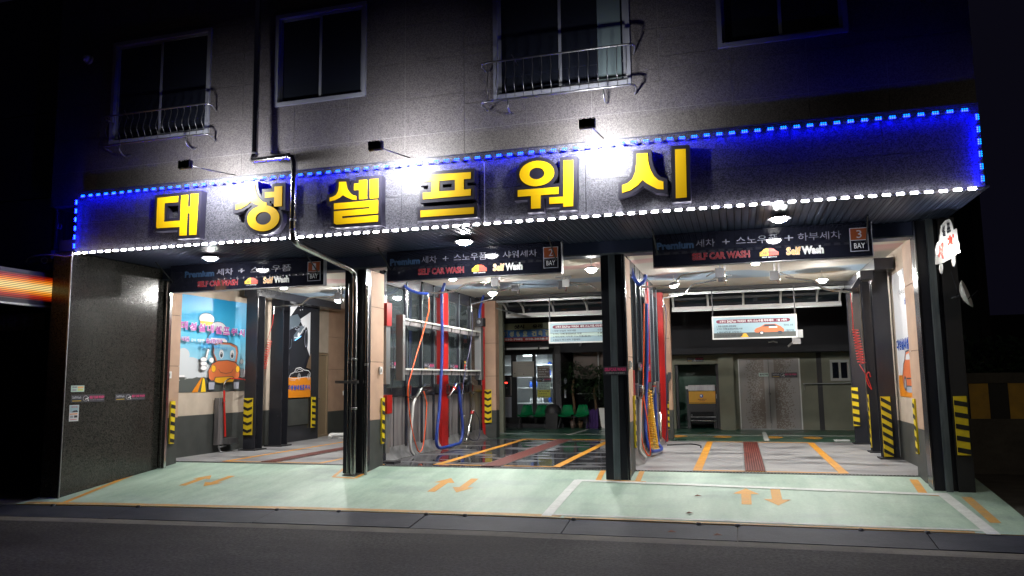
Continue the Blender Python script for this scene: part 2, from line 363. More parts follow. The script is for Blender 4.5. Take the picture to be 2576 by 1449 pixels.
def T(name, label, cat, loc=(0, 0, 0), group=None):
    o = thing(name, label, cat, loc, group); del o['_org']; ORG[o.name] = tuple(loc); return o
def solo(name, mb, label, cat, loc=(0, 0, 0), group=None):
    o = bpy.data.objects.new(name, mb.mesh(name, loc)); COL.objects.link(o); o.location = loc; ORG[o.name] = tuple(loc)
    return props(o, label, cat, group)
def struct(name, mb, parent=None):
    o = bpy.data.objects.new(name, mb.mesh(name)); COL.objects.link(o); o['kind'] = 'structure'; ORG[o.name] = (0, 0, 0); return o
def inst(name, src, loc, parent=None):    # copy sharing mesh data, moved by loc
    c = src.copy(); COL.objects.link(c); c.name = name; c.location = Vector(src.location)+Vector(loc); return c
def copy_tree(o, delta, label=None, parent=None):
    c = o.copy(); COL.objects.link(c); c.parent = parent
    if parent is None: c.location = Vector(o.location)+Vector(delta)
    if label: c['label'] = label
    for ch in list(o.children): copy_tree(ch, None, None, c)
    return c
def B(*a): return MB().box(*a)

# ---------------------------------------------------------------- print: flat lettering and artwork on a plane
_tc = {}
def glyphs(body, off=0):
    k = (body, off)
    if k in _tc: return _tc[k]
    cu = bpy.data.curves.new('t', 'FONT'); cu.body = body; cu.resolution_u = 2; cu.offset = off; cu.fill_mode = 'FRONT'
    ob = bpy.data.objects.new('t', cu); me = ob.to_mesh()
    vs = [(v.co.x, v.co.y) for v in me.vertices]; fs = [tuple(p.vertices) for p in me.polygons]; ob.to_mesh_clear()
    bpy.data.objects.remove(ob); bpy.data.curves.remove(cu)
    x0 = min(v[0] for v in vs); x1 = max(v[0] for v in vs); y0 = min(v[1] for v in vs); y1 = max(v[1] for v in vs)
    r = ([((x-x0)/(x1-x0), (y-y0)/(y1-y0)) for x, y in vs], fs, off/max(x1-x0, 1e-3), off/max(y1-y0, 1e-3)); _tc[k] = r; return r
class Plane:     # origin bottom-left, u right, v up, n outwards
    def __init__(s, o, u, v, w, h, mb=None, lay=.0012):
        s.o = Vector(o); s.u = Vector(u).normalized(); s.v = Vector(v).normalized(); s.n = s.u.cross(s.v); s.w = w; s.h = h; s.mb = mb or MB(); s.k = 0; s.lay = lay
    def flush(s, name, parent, label=None):
        if s.mb.f: part(name, s.mb, parent, label)
        s.mb = MB(); return s
    def pt(s, a, b): return s.o+s.u*(a*s.w)+s.v*(b*s.h)+s.n*(s.k*s.lay)
    def poly(s, pts, m): s.k += 1; s.mb.add([s.pt(*p) for p in pts], [tuple(range(len(pts)))], m); return s
    def rect(s, a, b, c, d, m): return s.poly([(a, b), (c, b), (c, d), (a, d)], m)
    def ell(s, a, b, ra, rb, m, n=18, t0=0, t1=2*math.pi): return s.poly([(a+ra*math.cos(t0+(t1-t0)*i/n), b+rb*math.sin(t0+(t1-t0)*i/n)) for i in range(n)], m)
    def line(s, pts, wd, m):
        s.k += 1; P = [Vector(p) for p in pts]; asp = s.w/s.h
        for p, q in zip(P, P[1:]):
            d = Vector(((q.x-p.x)*s.w, (q.y-p.y)*s.h)); l = d.length or 1; nx, ny = -d.y/l*wd/2, d.x/l*wd/2
            s.mb.add([s.pt(p.x+nx/s.w, p.y+ny/s.h), s.pt(p.x-nx/s.w, p.y-ny/s.h), s.pt(q.x-nx/s.w, q.y-ny/s.h), s.pt(q.x+nx/s.w, q.y+ny/s.h)], [(0, 1, 2, 3)], m)
        return s
    def text(s, body, a, b, c, d, m, off=0, shear=0):
        vs, fs, _, _ = glyphs(body, off); s.k += 1
        s.mb.add([s.pt(a+(c-a)*x+shear*y, b+(d-b)*y) for x, y in vs], fs, m); return s
    def otext(s, body, a, b, c, d, m, om, off=.02, oo=.06):
        # outlined lettering
        vs, fs, _, _ = glyphs(body, oo); g = (oo-off)*(d-b)*.75; gx = g*s.h/s.w
        s.k += 1; s.mb.add([s.pt(a-gx+(c-a+2*gx)*x, b-g+(d-b+2*g)*y) for x, y in vs], fs, om)
        return s.text(body, a, b, c, d, m, off)

# ================================================================= GROUND
def road_y(x, k):   # k=0 inner edge of the plates, 1 outer edge; the kerb bows slightly
    xs = [(-40, 8.6, 7.9), (-13, 10.15, 9.62), (-9.9, 10.5, 9.9), (-6.5, 10.78, 10.12), (-3.3, 10.90, 10.27), (0.2, 10.90, 10.30), (3.0, 10.92, 10.29), (9, 10.95, 10.25), (40, 11, 10.2)]
    for a, b in zip(xs, xs[1:]):
        if a[0] <= x <= b[0]:
            t = (x-a[0])/(b[0]-a[0]); return a[1+k]+(b[1+k]-a[1+k])*t
    return xs[-1][1+k]
XS = [-40, -25, -17, -13, -11.5, -9.9, -8.2, -6.5, -5, -3.3, -1.5, .2, 1.6, 3.0, 4.4, 6, 9, 20, 40]
def rz(x, y):       # height of the ramp
    ye = road_y(x, 0)
    if y >= 13.75: return 0.
    t = (13.75-y)/(13.75-ye); return -.335*(t*.9+.1*t*t)
mb = MB()
n = len(XS); vs = [(x, -60, -.47) for x in XS]+[(x, road_y(x, 1)-.22, -.452) for x in XS]+[(x, road_y(x, 1)-.02, -.43) for x in XS]
fs = []
for i in range(n-1): fs += [(i, i+1, n+i+1, n+i)]
mb.add(vs[:2*n], fs, 'asphalt')
mb.add(vs[n:], fs, 'gutter_concrete')
struct('road', mb)
# a crack wandering through the asphalt
mb = MB(); px = [(1318, 1449), (1322, 1432), (1330, 1415), (1343, 1405), (1352, 1390), (1368, 1378), (1376, 1362), (1392, 1352), (1404, 1342)]
P = [hit(a, b, 2, -.455) for a, b in px]
for a, b in zip(P, P[1:]):
    wv = random.uniform(.008, .02); mb.add([(a.x-wv, a.y, a.z+.007), (a.x+wv, a.y, a.z+.007), (b.x+wv, b.y, b.z+.007), (b.x-wv, b.y, b.z+.007)], [(0, 1, 2, 3)], 'pit')
struct('road_crack', mb)
# rest of the ground, one sheet lying below everything else
struct('ground', MB().box(-90, 90, -30, 120, -.62, -.60, 'asphalt'))
# sloping ramp
mb = MB(); ys = [None, 11.4, 12.0, 12.6, 13.2, 13.75]; rx = [-11.62, -9.9, -8.2, -6.5, -5, -3.3, -1.5, .2, 1.6, 3.0, 3.45]
vs = []; 
for x in rx:
    for y in ys:
        yy = road_y(x, 0) if y is None else y; vs.append((x, yy, rz(x, yy)))
m_ = len(ys); fs = [(i*m_+j, (i+1)*m_+j, (i+1)*m_+j+1, i*m_+j+1) for i in range(len(rx)-1) for j in range(m_-1)]
mb.add(vs, fs, 'ramp_green')
for i in range(len(rx)-1):  # front lip
    a, b = vs[i*m_], vs[(i+1)*m_]; mb.add([a, b, (b[0], b[1], b[2]-.05), (a[0], a[1], a[2]-.05)], [(0, 3, 2, 1)], 'line_orange_worn')
struct('entrance_ramp', mb)
# side ground right of the ramp
mb = MB(); mb.add([(3.45, 10.93, -.34), (40, 11, -.36), (40, 60, .0), (3.45, 60, -.02)], [(0, 1, 2, 3)], 'gutter_concrete'); struct('side_yard', mb)
mb = MB(); mb.add([(-40, 8.6, -.36), (-11.62, 10.3, -.345), (-11.62, 12.9, -.3), (-40, 12.9, -.3)], [(0, 1, 2, 3)], 'gutter_concrete'); struct('neighbour_forecourt', mb)
# painted lines on the ramp, 4 mm proud
def rp(x, y, d=.004): return Vector((x, y, rz(x, y)+d))
def rline(mb, pts, wd, m, d=.004):
    for a, b in zip(pts, pts[1:]):
        a = Vector(a); b = Vector(b); q = (b-a); nn = Vector((-q.y, q.x)).normalized()*wd/2; k = max(2, int(q.length/.5))
        for i in range(k):
            s0, s1 = a+q*(i/k), a+q*((i+1)/k)
            mb.add([rp(*(s0-nn), d), rp(*(s0+nn), d), rp(*(s1+nn), d), rp(*(s1-nn), d)], [(3, 2, 1, 0)], m)
def rpoly(pts, m, d=.004):
    q = [hit(a, b, 2, 0) for a, b in pts]; out = []
    for (a, b), p in zip(pts, q):
        for _ in range(12): p = hit(a, b, 2, rz(p.x, p.y))
        out.append(Vector((p.x, p.y, rz(p.x, p.y)+d)))
    return out
def rpix(pts, wd, m, d=.004, mb=None):
    mb = mb or MB(); P = rpoly(pts, m); rline(mb, [(p.x, p.y) for p in P], wd, m, d); return mb
solo('edge_line', rpix([(150, 1269), (412, 1165)], .10, 'line_orange'), 'long orange painted line along the foot of the black granite wall', 'painted line')
mb = MB()
rline(mb, [(x, road_y(x, 0)+.07) for x in (-11.5, -9.9, -8.2, -6.5, -5, -3.3, -2.5)], .12, 'line_orange_worn'); rline(mb, [(x, road_y(x, 0)+.03) for x in (-2.45, -1.5, .2, 1.6, 2.7)], .05, 'line_orange_worn')
solo('edge_line', mb, 'worn orange painted line along the outer lip of the ramp beside the steel plates', 'painted line')
mb = rpix([(1374, 1296), (1456, 1204)], .15, 'line_white', .008); rpix([(1450, 1205), (2372, 1240)], .11, 'line_white', .0085, mb); rpix([(2368, 1236), (2500, 1343)], .16, 'line_white', .009, mb)
rline(mb, [(-2.7, 11.02), (-1.5, 11.02), (.2, 11.01), (1.6, 11.01), (2.85, 11.02)], .05, 'line_white', .0095)
solo('parking_line', mb, 'white painted outline of the street parking space in front of the right bay', 'painted line')
solo('column_line', rpix([(900, 1161), (838, 1198), (893, 1201), (965, 1168)], .07, 'line_orange'), 'orange painted corner line round the foot of the pillar with the steel pipes', 'painted line')
mb = rpix([(1518, 1183), (1505, 1204)], .09, 'line_orange'); rpix([(1500, 1204), (1625, 1208)], .04, 'line_orange', .0045, mb); rpix([(1616, 1185), (1604, 1207)], .09, 'line_orange', .005, mb)
solo('column_line', mb, 'orange painted corner line round the foot of the pillar between the middle bay and the right bay', 'painted line')
mb = rpix([(2298, 1205), (2322, 1236)], .12, 'line_orange'); rpix([(2318, 1239), (2372, 1243)], .04, 'line_orange', .0045, mb)
solo('column_line', mb, 'short orange painted corner line at the foot of the right hand wall end', 'painted line')
solo('edge_line', rpix([(2430, 1245), (2505, 1312)], .13, 'line_orange_worn'), 'orange painted line beyond the white parking outline at the right end of the ramp', 'painted line')
def arrow(cx, y0, y1, up, hw=.16, sw=.075):
    mb = MB(); hy = y1-.45*0 if up else y0
    L_ = y1-y0; h = L_*.36
    if up: pts = [(cx-sw, y0), (cx+sw, y0), (cx+sw, y1-h), (cx+hw*1.15, y1-h), (cx, y1), (cx-hw*1.15, y1-h), (cx-sw, y1-h)]
    else: pts = [(cx-sw, y1), (cx-sw, y0+h), (cx-hw*1.15, y0+h), (cx, y0), (cx+hw*1.15, y0+h), (cx+sw, y0+h), (cx+sw, y1)]
    return pts
def arrows(x1, x2, ya, yb, n):
    for cx, up, ds in ((x1, True, 'pointing into'), (x2, False, 'pointing out of')):
        pts = arrow(cx, ya, yb, up, .165, .07); mb = MB(); mb.add([rp(*p) for p in pts], [tuple(range(7))[::-1] if not up else tuple(range(7))], 'line_arrow')
        solo('road_arrow', mb, f'yellow painted arrow {ds} the {n} bay on the green ramp', 'painted arrow', group='arrows painted on the green ramp')
arrows(.03, .46, 11.83, 12.72, 'right'); arrows(-4.90, -4.46, 11.99, 12.92, 'middle'); arrows(-9.60, -9.15, 11.83, 12.64, 'left')
# kerb plates, steel, each a piece
kp = T('kerb_ramp', 'low bluish steel plate ramp laid along the street edge of the green ramp', 'kerb ramp')
cuts = [-19, -16.6, -14.2, -11.8, -9.4, -6.95, -4.5, -2.35, -.1, 2.15, 3.3, 5.7, 8.1]
for a, b in zip(cuts, cuts[1:]):
    k = 3; mb = MB(); dz = random.uniform(-.004, .004)
    for i in range(k):
        x0 = a+(b-a)*i/k+(.006 if i == 0 else 0); x1 = a+(b-a)*(i+1)/k-(.006 if i == k-1 else 0)
        q = [(x0, road_y(x0, 1), -.425+dz), (x1, road_y(x1, 1), -.425+dz), (x1, road_y(x1, 0)-.01, -.345+dz), (x0, road_y(x0, 0)-.01, -.345+dz)]
        mb.hexa([(p[0], p[1], p[2]-.02) for p in q], q, 'steel_plate')
    part('steel_plate', mb, kp)
for x in (-10.9, -9.35, -6.93, -5.9, -4.5, -3.9, -2.3, -.6, -.1, 1.4, 2.16):
    part('bolt', MB().lathe((x, road_y(x, 0)-.03, -.35), [(.0, .03), (.03, .026), (.04, .0), (.045, -.01)], 'black_matte', 8), kp)
# bay floors
struct('bay_floor', MB().box(-12.6, -6.95, 13.88, 23.2, -.3, 0, 'bay_concrete'))
struct('bay_floor', MB().box(-6.95, -1.95, 13.88, 20.72, -.3, 0, 'bay_wet'))
struct('bay_floor', MB().box(-1.95, 3.0, 13.88, 20.42, -.3, 0, 'bay_concrete'))
struct('courtyard_floor', MB().box(-12.6, 6, 20.725, 40, -.3, -.004, 'court_green').box(-1.95, 6, 20.425, 20.724, -.3, -.004, 'court_green'))
# front drain: channel and grating with cross bars
dr = T('drain_channel', 'narrow steel drain grating running across all three bay entrances', 'drain')
part('channel', MB().box(-11.3, 2.72, 13.70, 13.885, -.12, -.06, 'pit'), dr)
part('edge_bar', MB().box(-11.3, 2.72, 13.735, 13.755, -.05, .006, 'grate_steel'), dr); part('edge_bar', MB().box(-11.3, 2.72, 13.86, 13.882, -.05, .006, 'grate_steel'), dr)
mb = MB(); x = -11.29
while x < 2.7:
    mb.box(x, x+.018, 13.755, 13.86, -.03, .003, 'grate_steel'); x += .055
mb.box(-11.3, 2.72, 13.80, 13.812, -.03, .001, 'grate_steel')
part('cross_bar', mb, dr, kind='stuff')
# small grating at the pillar foot
q = rpoly([(860, 1195), (892, 1197), (915, 1189), (882, 1187)], None, .006)
g0 = T('pillar_drain', 'small black drain grating at the foot of the pillar with the steel pipes', 'drain', tuple(q[0]))
part('base', MB().add([p for p in q], [(0, 1, 2, 3)], 'pit'), g0)
for i in range(9):
    t = i/8; a = q[0].lerp(q[1], t); b = q[3].lerp(q[2], t); part('bar', MB().tube([a+Vector((0, 0, .008)), b+Vector((0, 0, .008))], .006, 'grate_steel', 4), g0)
# painted bay outlines and red inner drains
def bay_lines(xl, xr, ya, yb, wd, lab):
    mb = MB()
    for x in (xl, xr): mb.box(x-wd/2, x+wd/2, ya, yb, .0005, .004, 'line_orange')
    mb.box(xl+wd/2, xr-wd/2, ya, ya+.09, .0005, .004, 'line_orange'); mb.box(xl+wd/2, xr-wd/2, yb-.12, yb, .0005, .004, 'line_orange')
    solo('bay_outline', mb, lab, 'painted line')
bay_lines(-.76, 1.6, 13.98, 20.3, .15, 'orange painted rectangle on the dry grey floor of the right bay')
bay_lines(-5.65, -3.3, 14.12, 20.6, .15, 'orange painted rectangle on the wet floor of the middle bay')
bay_lines(-10.32, -8.1, 13.98, 20.3, .12, 'orange painted rectangle on the floor of the left bay')
def red_drain(x0, x1, y0, y1, lab):
    t = T('floor_drain', lab, 'drain', (x0, y0, 0)); part('pit', MB().box(x0, x1, y0, y1, .001, .003, 'pit'), t); k = 8; wv = (x1-x0)/k
    for i in range(k): part('bar', MB().box(x0+i*wv+.004, x0+(i+1)*wv-.006, y0, y1, .004, .016, 'rust_grate'), t)
    for f in (0, 1): part('frame', MB().box(x0-.015 if f == 0 else x1, x0 if f == 0 else x1+.015, y0, y1, .0, .012, 'curb_sheet'), t)
red_drain(.04, .37, 14.0, 20.2, 'long rust red floor drain down the middle of the right bay')
red_drain(-4.72, -4.33, 14.0, 20.5, 'long rust red floor drain down the middle of the wet middle bay')
red_drain(-9.45, -9.1, 14.0, 20.2, 'long rust red floor drain down the middle of the left bay')
# a dark hose trace on floor of the right bay
solo('floor_cable', MB().tube(spline([(-1.7, 19.0, .012), (-1.2, 19.35, .012), (-.95, 19.0, .012), (-.9, 18.5, .012)], 6), .018, 'black_matte', 5), 'short black cable lying on the floor near the back of the right bay', 'cable')
# courtyard paint
solo('courtyard_line', MB().box(-8.5, 3, 22.6, 22.66, -.003, .001, 'line_white'), 'thin pale painted line running across the green courtyard floor', 'painted line')
q = [hit(*Z(a, b, 1980, 1380, 460/1852), 2, .0) for a, b in [(1130, 1449), (1230, 1449), (1520, 1360), (1490, 1357)]]
solo('courtyard_line', MB().add([(p.x, p.y, .004) for p in q], [(0, 1, 2, 3)], 'line_white'), 'pale diagonal painted line on the green floor in front of the right pair of seats', 'painted line')
q = [hit(*Z(a, b, 2660, 1380, 740/2576), 2, .0) for a, b in [(1350, 1215), (1405, 1215), (1458, 1335), (1385, 1335)]]
solo('courtyard_line', MB().add([(p.x, p.y, .004) for p in q], [(0, 1, 2, 3)], 'line_white'), 'short pale painted bar on the green floor behind the right bay', 'painted line')
q = [hit(*Z(a, b, 2660, 1380, 740/2576), 2, .0) for a, b in [(2345, 1318), (2576, 1318), (2576, 1345), (2360, 1345)]]
solo('courtyard_line', MB().add([(p.x, p.y, .005) for p in q], [(0, 1, 2, 3)], 'line_white'), 'short pale painted bar behind the right bay near its right wall', 'painted line')
for i, (cx, lab) in enumerate(((190, 'half hidden behind the red post'), (800, 'left of the pale bar'), (1510, 'right of the pale bar'), (2060, 'nearest the right wall'))):
    c = hit(*Z(cx, 1270+i*8, 2660, 1380, 740/2576), 2, 0); mb = MB(); mb.add([(c.x+.24*math.cos(a*math.pi/10), c.y+.42*math.sin(a*math.pi/10), .002) for a in range(20)], [tuple(range(20))], 'line_arrow')
    solo('painted_spot', mb, f'faded yellow oval on the green floor, {lab}', 'painted spot')
# leaves blown on the kerb plates
for (a, b, lab) in ((1690, 1341, 'brown dry leaf lying on the steel kerb plates below the right bay'), (1806, 1349, 'small reddish leaf on the steel kerb plates right of the brown leaf'), (1735, 1296, 'curled dark leaf on the green ramp near its lip in front of the right bay'), (1757, 1271, 'small curled leaf on the green ramp below the yellow arrows of the right bay')):
    z0 = -.39 if b > 1320 else -.30; p = hit(a, b, 2, z0)
    z1 = rz(p.x, p.y)+.01 if b < 1320 else z0+.01
    r_ = .06; mb = MB(); mb.add([(p.x-r_, p.y, z1), (p.x-r_*.3, p.y-r_*.6, z1+.012), (p.x+r_, p.y+.01, z1+.004), (p.x-r_*.2, p.y+r_*.6, z1+.02)], [(0, 1, 2), (0, 2, 3)], 'leaf_litter'); solo('dry_leaf', mb, lab, 'leaf')

# ================================================================= BUILDING
bd = T('car_wash_building', 'grey granite building with three open wash bays under a dark lettered canopy front', 'building')
def sub_rects(r, holes):
    out = [r]
    for h in holes:
        nx = []
        for x0, x1, z0, z1 in out:
            hx0, hx1, hz0, hz1 = h
            if hx1 <= x0 or hx0 >= x1 or hz1 <= z0 or hz0 >= z1: nx.append((x0, x1, z0, z1)); continue
            if hz0 > z0: nx.append((x0, x1, z0, hz0))
            if hz1 < z1: nx.append((x0, x1, hz1, z1))
            a, b = max(z0, hz0), min(z1, hz1)
            if hx0 > x0: nx.append((x0, hx0, a, b))
            if hx1 < x1: nx.append((hx1, x1, a, b))
        out = nx
    return [q for q in out if q[1]-q[0] > .02 and q[3]-q[2] > .02]
WY = 11.1
WIN = [(-10.84, -8.71, 5.96, 7.90), (-7.40, -5.68, 6.28, 7.92), (-3.47, -1.33, 5.95, 8.3), (-.07, 1.68, 6.32, 8.3)]
TOPZ = 9.6
part('wall_core', MB().box(-12.1, 3.14, WY+.16, 20.5, 5.2, TOPZ, 'backing'), bd)
xs = [-12.1+1.0167*i for i in range(16)]; zs = [4.9, 5.52, 6.14, 6.76, 7.38, 8.0, 8.62, 9.6]
for a, b in zip(xs, xs[1:]):
    for c, d in zip(zs, zs[1:]):
        for (x0, x1, z0, z1) in sub_rects((a, b, c, d), WIN):
            part('granite_slab', MB().box(x0+.003, x1-.003, WY+random.uniform(0, .0015), WY+.005, z0+.003, z1-.003, 'granite_wall'), bd)
solid = MB()
for (x0, x1, z0, z1) in sub_rects((-12.1, 3.14, 4.9, TOPZ), WIN): solid.box(x0, x1, WY+.006, WY+.16, z0, z1, 'joint_grout')
part('wall_backing', solid, bd)
# side returns of the upper storeys
part('side_wall', MB().box(-12.13, -12.1, WY, 20.5, 4.9, TOPZ, 'granite_wall'), bd, 'left end of the upper wall'); part('side_wall', MB().box(3.14, 3.17, WY, 20.5, 4.9, TOPZ, 'granite_wall'), bd, 'right end of the upper wall')
def window(x0, x1, z0, z1, lab, cur=None):
    f = .065; y0 = WY-.035; y1 = WY+.09; mb = MB()
    mb.box(x0, x0+f, y0, y1, z0, z1, 'frame_white').box(x1-f, x1, y0, y1, z0, z1, 'frame_white').box(x0+f, x1-f, y0, y1, z0, z0+f, 'frame_white').box(x0+f, x1-f, y0, y1, z1-f, z1, 'frame_white')
    w_ = part('window', mb, bd, lab); xm = (x0+x1)/2
    for k, (a, b) in enumerate(((x0+f, xm+.03), (xm-.03, x1-f))):
        yy = WY+.012+.03*(1-k); g = .045; q = MB().box(a, a+g, yy, yy+.028, z0+f, z1-f, 'frame_white').box(b-g, b, yy, yy+.028, z0+f, z1-f, 'frame_white').box(a+g, b-g, yy, yy+.028, z0+f, z0+f+g, 'frame_white').box(a+g, b-g, yy, yy+.028, z1-f-g, z1-f, 'frame_white')
        part('sash', q, w_); part('pane', MB().box(a+g, b-g, yy+.01, yy+.016, z0+f+g, z1-f-g, 'window_glass'), w_)
    if cur: part('curtain', MB().box(cur[0], cur[1], WY-.002+.01, WY+.011, z0+f+.05, z1-f-.05, 'curtain'), w_, 'pale greenish curtain')
    return w_
window(*WIN[0], 'left most upper window, behind a curved railing'); window(*WIN[1], 'second upper window, without railing')
window(*WIN[2], 'tall upper window behind the brighter railing', (-1.82, -1.47)); window(*WIN[3], 'upper window at the dark right end')
# fascia slabs
FX = [-11.2, -9.9, -8.7, -7.45, -6.3, -4.9, -3.6, -2.0, -.41, .83, 1.95, 3.1]; FY = 10.80
part('fascia_core', MB().box(-11.2, 3.1, FY+.042, WY, 3.96, 5.025, 'backing'), bd)
for a, b in zip(FX, FX[1:]):
    for c, d in ((3.94, 4.46), (4.46, 5.03)):
        part('fascia_slab', MB().box(a+.0025, b-.0025, FY+random.uniform(0, .001), FY+.04, c+.0025, d-.0025, 'granite_fascia'), bd)
part('coping', MB().box(-11.2, 3.1, FY-.006, WY-.002, 5.032, 5.045, 'charcoal'), bd)
# soffit of slats
part('canopy_slab', MB().box(-11.6, 3.14, FY+.05, 13.0, 3.99, 4.2, 'backing'), bd)
first = None; x = -11.18; i = 0
while x < 3.08:
    if first is None: first = part('soffit_slat', MB().box(x, x+.094, FY+.06, 13.0, 3.955, 3.972, 'soffit').box(x+.03, x+.064, FY+.06, 13.0, 3.945, 3.955, 'soffit'), bd); x0s = x
    else: c = first.copy(); COL.objects.link(c); c.location = (x-x0s, 0, 0)
    x += .104
# lintel, columns
part('lintel', MB().box(-11.6, 3.14, 13.0, 13.34, 3.72, 4.1, 'soffit'), bd)
part('lintel_trim', MB().box(-11.2, 3.0, 12.985, 13.0, 3.715, 3.74, 'channel_steel'), bd)
part('bay_ceiling', MB().box(-12.6, 3.14, 13.34, 20.6, 3.95, 4.1, 'ceiling'), bd)
part('bay_ceiling', MB().box(-12.6, -7.0, 20.6, 23.2, 3.95, 4.1, 'ceiling'), bd)
part('back_beam', MB().box(-7.05, 3.14, 20.6, 20.9, 3.86, 4.15, 'black_matte'), bd)
part('upper_floor', MB().box(-12.6, 3.14, 13.0, 20.6, 4.2, 4.9, 'backing'), bd)
# left granite wall (end wall) as slabs
for k, (a, b) in enumerate(((-.36, .55), (.55, 1.34), (1.34, 2.14), (2.14, 2.94), (2.94, 3.94))):
    for (y0, y1) in ((10.78, 11.9), (11.9, 13.06)):
        part('granite_slab', MB().box(-11.24, -11.2+random.uniform(0, .001), y0+.002, y1-.002, a+.002, b-.002, 'granite_polished'), bd)
part('wall_core', MB().box(-11.6, -11.243, 10.78, 13.06, -.4, 3.95, 'backing'), bd); part('wall_front', MB().box(-11.6, -11.2, 10.745, 10.778, -.4, 3.95, 'granite_polished'), bd)
part('corner_trim', MB().tube([(-11.19, 10.735, -.33), (-11.19, 10.735, 3.95)], .016, 'brushed', 6), bd)
for x in (-11.215, -11.12): part('shutter_rail', MB().box(x, x+.07, 13.07, 13.13, -.05, 3.72, 'stainless'), bd)
# tan pier beside it, slabs
def pier(x0, x1, y0, y1, side, zb, joints, w='wainscot', t='tan_stone', z0=-.04, z1=3.72):
    part('pier_core', MB().box(x0+.02, x1-.02, y0+.02, y1-.005, z0, z1, 'backing'), bd)
    part('pier_base', MB().box(x0, x1, y0, y1, z0, zb, w), bd)
    js = [zb]+joints+[z1]
    for a, b in zip(js, js[1:]): part('pier_slab', MB().box(x0, x1, y0, y1, a+.005, b-.005, t), bd)
pier(-11.62, -11.2, 13.14, 13.6, 1, .92, [1.98, 3.03])
pier(-7.10, -6.66, 13.30, 13.86, 1, .88, [1.98, 3.03]); pier(-2.16, -1.80, 13.30, 13.86, 1, .86, [1.98, 3.03])
pier(2.68, 3.0, 13.2, 13.86, -1, .76, [1.98, 3.03])
pier(-6.89, -6.57, 20.9, 21.2, 1, .76, [1.72, 2.65], z0=0, z1=3.86); pier(-1.99, -1.70, 20.9, 21.2, 1, .76, [1.72, 2.65], z0=0, z1=3.86)
# front pillars: black granite with a steel channel
def pillar(x0, x1, y, ch, lab):
    p_ = part('pillar', MB().box(x0, x1, y, y+.2, -.09, 3.72, 'black_steel'), bd, lab)
    c0, c1 = ch; part('channel', MB().box(c0, c1, y-.045, y-.002, -.1, 3.74, 'channel_steel').box(c0, c0+.012, y-.06, y-.045, -.1, 3.74, 'channel_steel').box(c1-.012, c1, y-.06, y-.045, -.1, 3.74, 'channel_steel'), p_)
    for x in (x1+.004, x1-.035): part('trim', MB().box(x, x+.014, y-.018, y+.0, -.09, 3.72, 'stainless'), p_)
    return p_
pillar(-7.10, -6.66, 13.09, (-6.93, -6.84), 'dark front pillar between the left bay and the middle bay'); pillar(-2.20, -1.80, 13.09, (-2.06, -1.95), 'dark front pillar between the middle bay and the right bay')
# right end
p_ = part('pillar', MB().box(2.68, 3.2, 12.88, 13.19, -.35, 3.95, 'black_steel'), bd, 'dark pillar at the right end'); part('channel', MB().box(2.84, 2.93, 12.82, 12.878, -.35, 3.95, 'channel_steel'), p_); part('trim', MB().box(2.672, 2.69, 12.86, 12.879, -.35, 3.95, 'stainless'), p_)
part('pillar', MB().box(3.0, 3.22, 12.83, 12.878, -.35, 3.95, 'black_matte'), bd, 'black steel post at the far right end')
# the left bay left wall
part('wall_core', MB().box(-12.6, -11.93, 13.6, 20.2, -.2, 3.95, 'backing'), bd)
for a, b in zip((13.6, 16.4, 17.9, 19.98), (16.4, 17.9, 19.98, 20.2)):
    part('wall_base', MB().box(-11.93, -11.9, a+.002, b-.002, 0, .9, 'wainscot'), bd); part('wall_render', MB().box(-11.93, -11.902, a+.002, b-.002, .902, 3.95, 'beige_render'), bd)
for (y0, y1, x0, x1) in ((16.35, 16.66, -11.56, -11.24), (17.5, 17.8, -11.62, -11.26)):
    c = part('steel_column', MB().box(x0, x1, y0, y0+.02, 0, 3.95, 'black_steel').box(x0, x1, y1-.02, y1, 0, 3.95, 'black_steel').box((x0+x1)/2-.01, (x0+x1)/2+.01, y0+.02, y1-.02, 0, 3.95, 'black_steel'), bd)
    part('base_plate', MB().box(x0-.08, x1+.08, y0-.08, y1+.08, .001, .03, 'black_matte'), c)
part('steel_beam', MB().box(-11.6, -11.25, 16.3, 20.5, 3.74, 3.94, 'black_steel'), bd)
part('wall_panel', MB().box(-11.899, -11.77, 18.02, 20.18, 0, 3.95, 'black_steel'), bd, 'black clad part of the wall behind the car photo poster')
part('wall_panel', MB().box(-11.77, -11.75, 18.5, 19.6, .45, 1.16, 'wainscot'), bd, 'grey flat panel under the car photo poster')
part('wall_core', MB().box(-12.9, -12.16, 20.2, 23.2, -.2, 3.95, 'backing'), bd)
part('wall_render', MB().box(-12.16, -12.1, 20.2, 21.3, 2.5, 3.95, 'beige_render'), bd); part('wall_slab', MB().box(-12.16, -12.1, 21.3, 22.0, .72, 2.0, 'tan_stone'), bd); part('wall_slab', MB().box(-12.16, -12.1, 22.0, 23.2, .72, 2.0, 'tan_stone'), bd)
part('wall_slab', MB().box(-12.16, -12.1, 21.3, 22.0, 2.01, 3.0, 'tan_stone'), bd); part('wall_slab', MB().box(-12.16, -12.1, 22.0, 23.2, 2.01, 3.0, 'tan_stone'), bd); part('wall_slab', MB().box(-12.16, -12.1, 21.3, 23.2, 3.01, 3.95, 'tan_stone'), bd)
part('wall_base', MB().box(-12.16, -12.1, 21.3, 23.2, 0, .71, 'wainscot'), bd)
part('back_wall', MB().box(-12.1, -7.0, 23.0, 23.2, 0, 3.95, 'back_wall'), bd, 'pale wall closing the far end of the left bay')
d_ = part('door', MB().box(-12.15, -12.12, 20.32, 20.78, .03, 2.42, 'door_tan').box(-12.15, -12.12, 20.79, 21.2, .03, 2.42, 'door_tan'), bd, 'tan metal door in the left wall of the left bay')
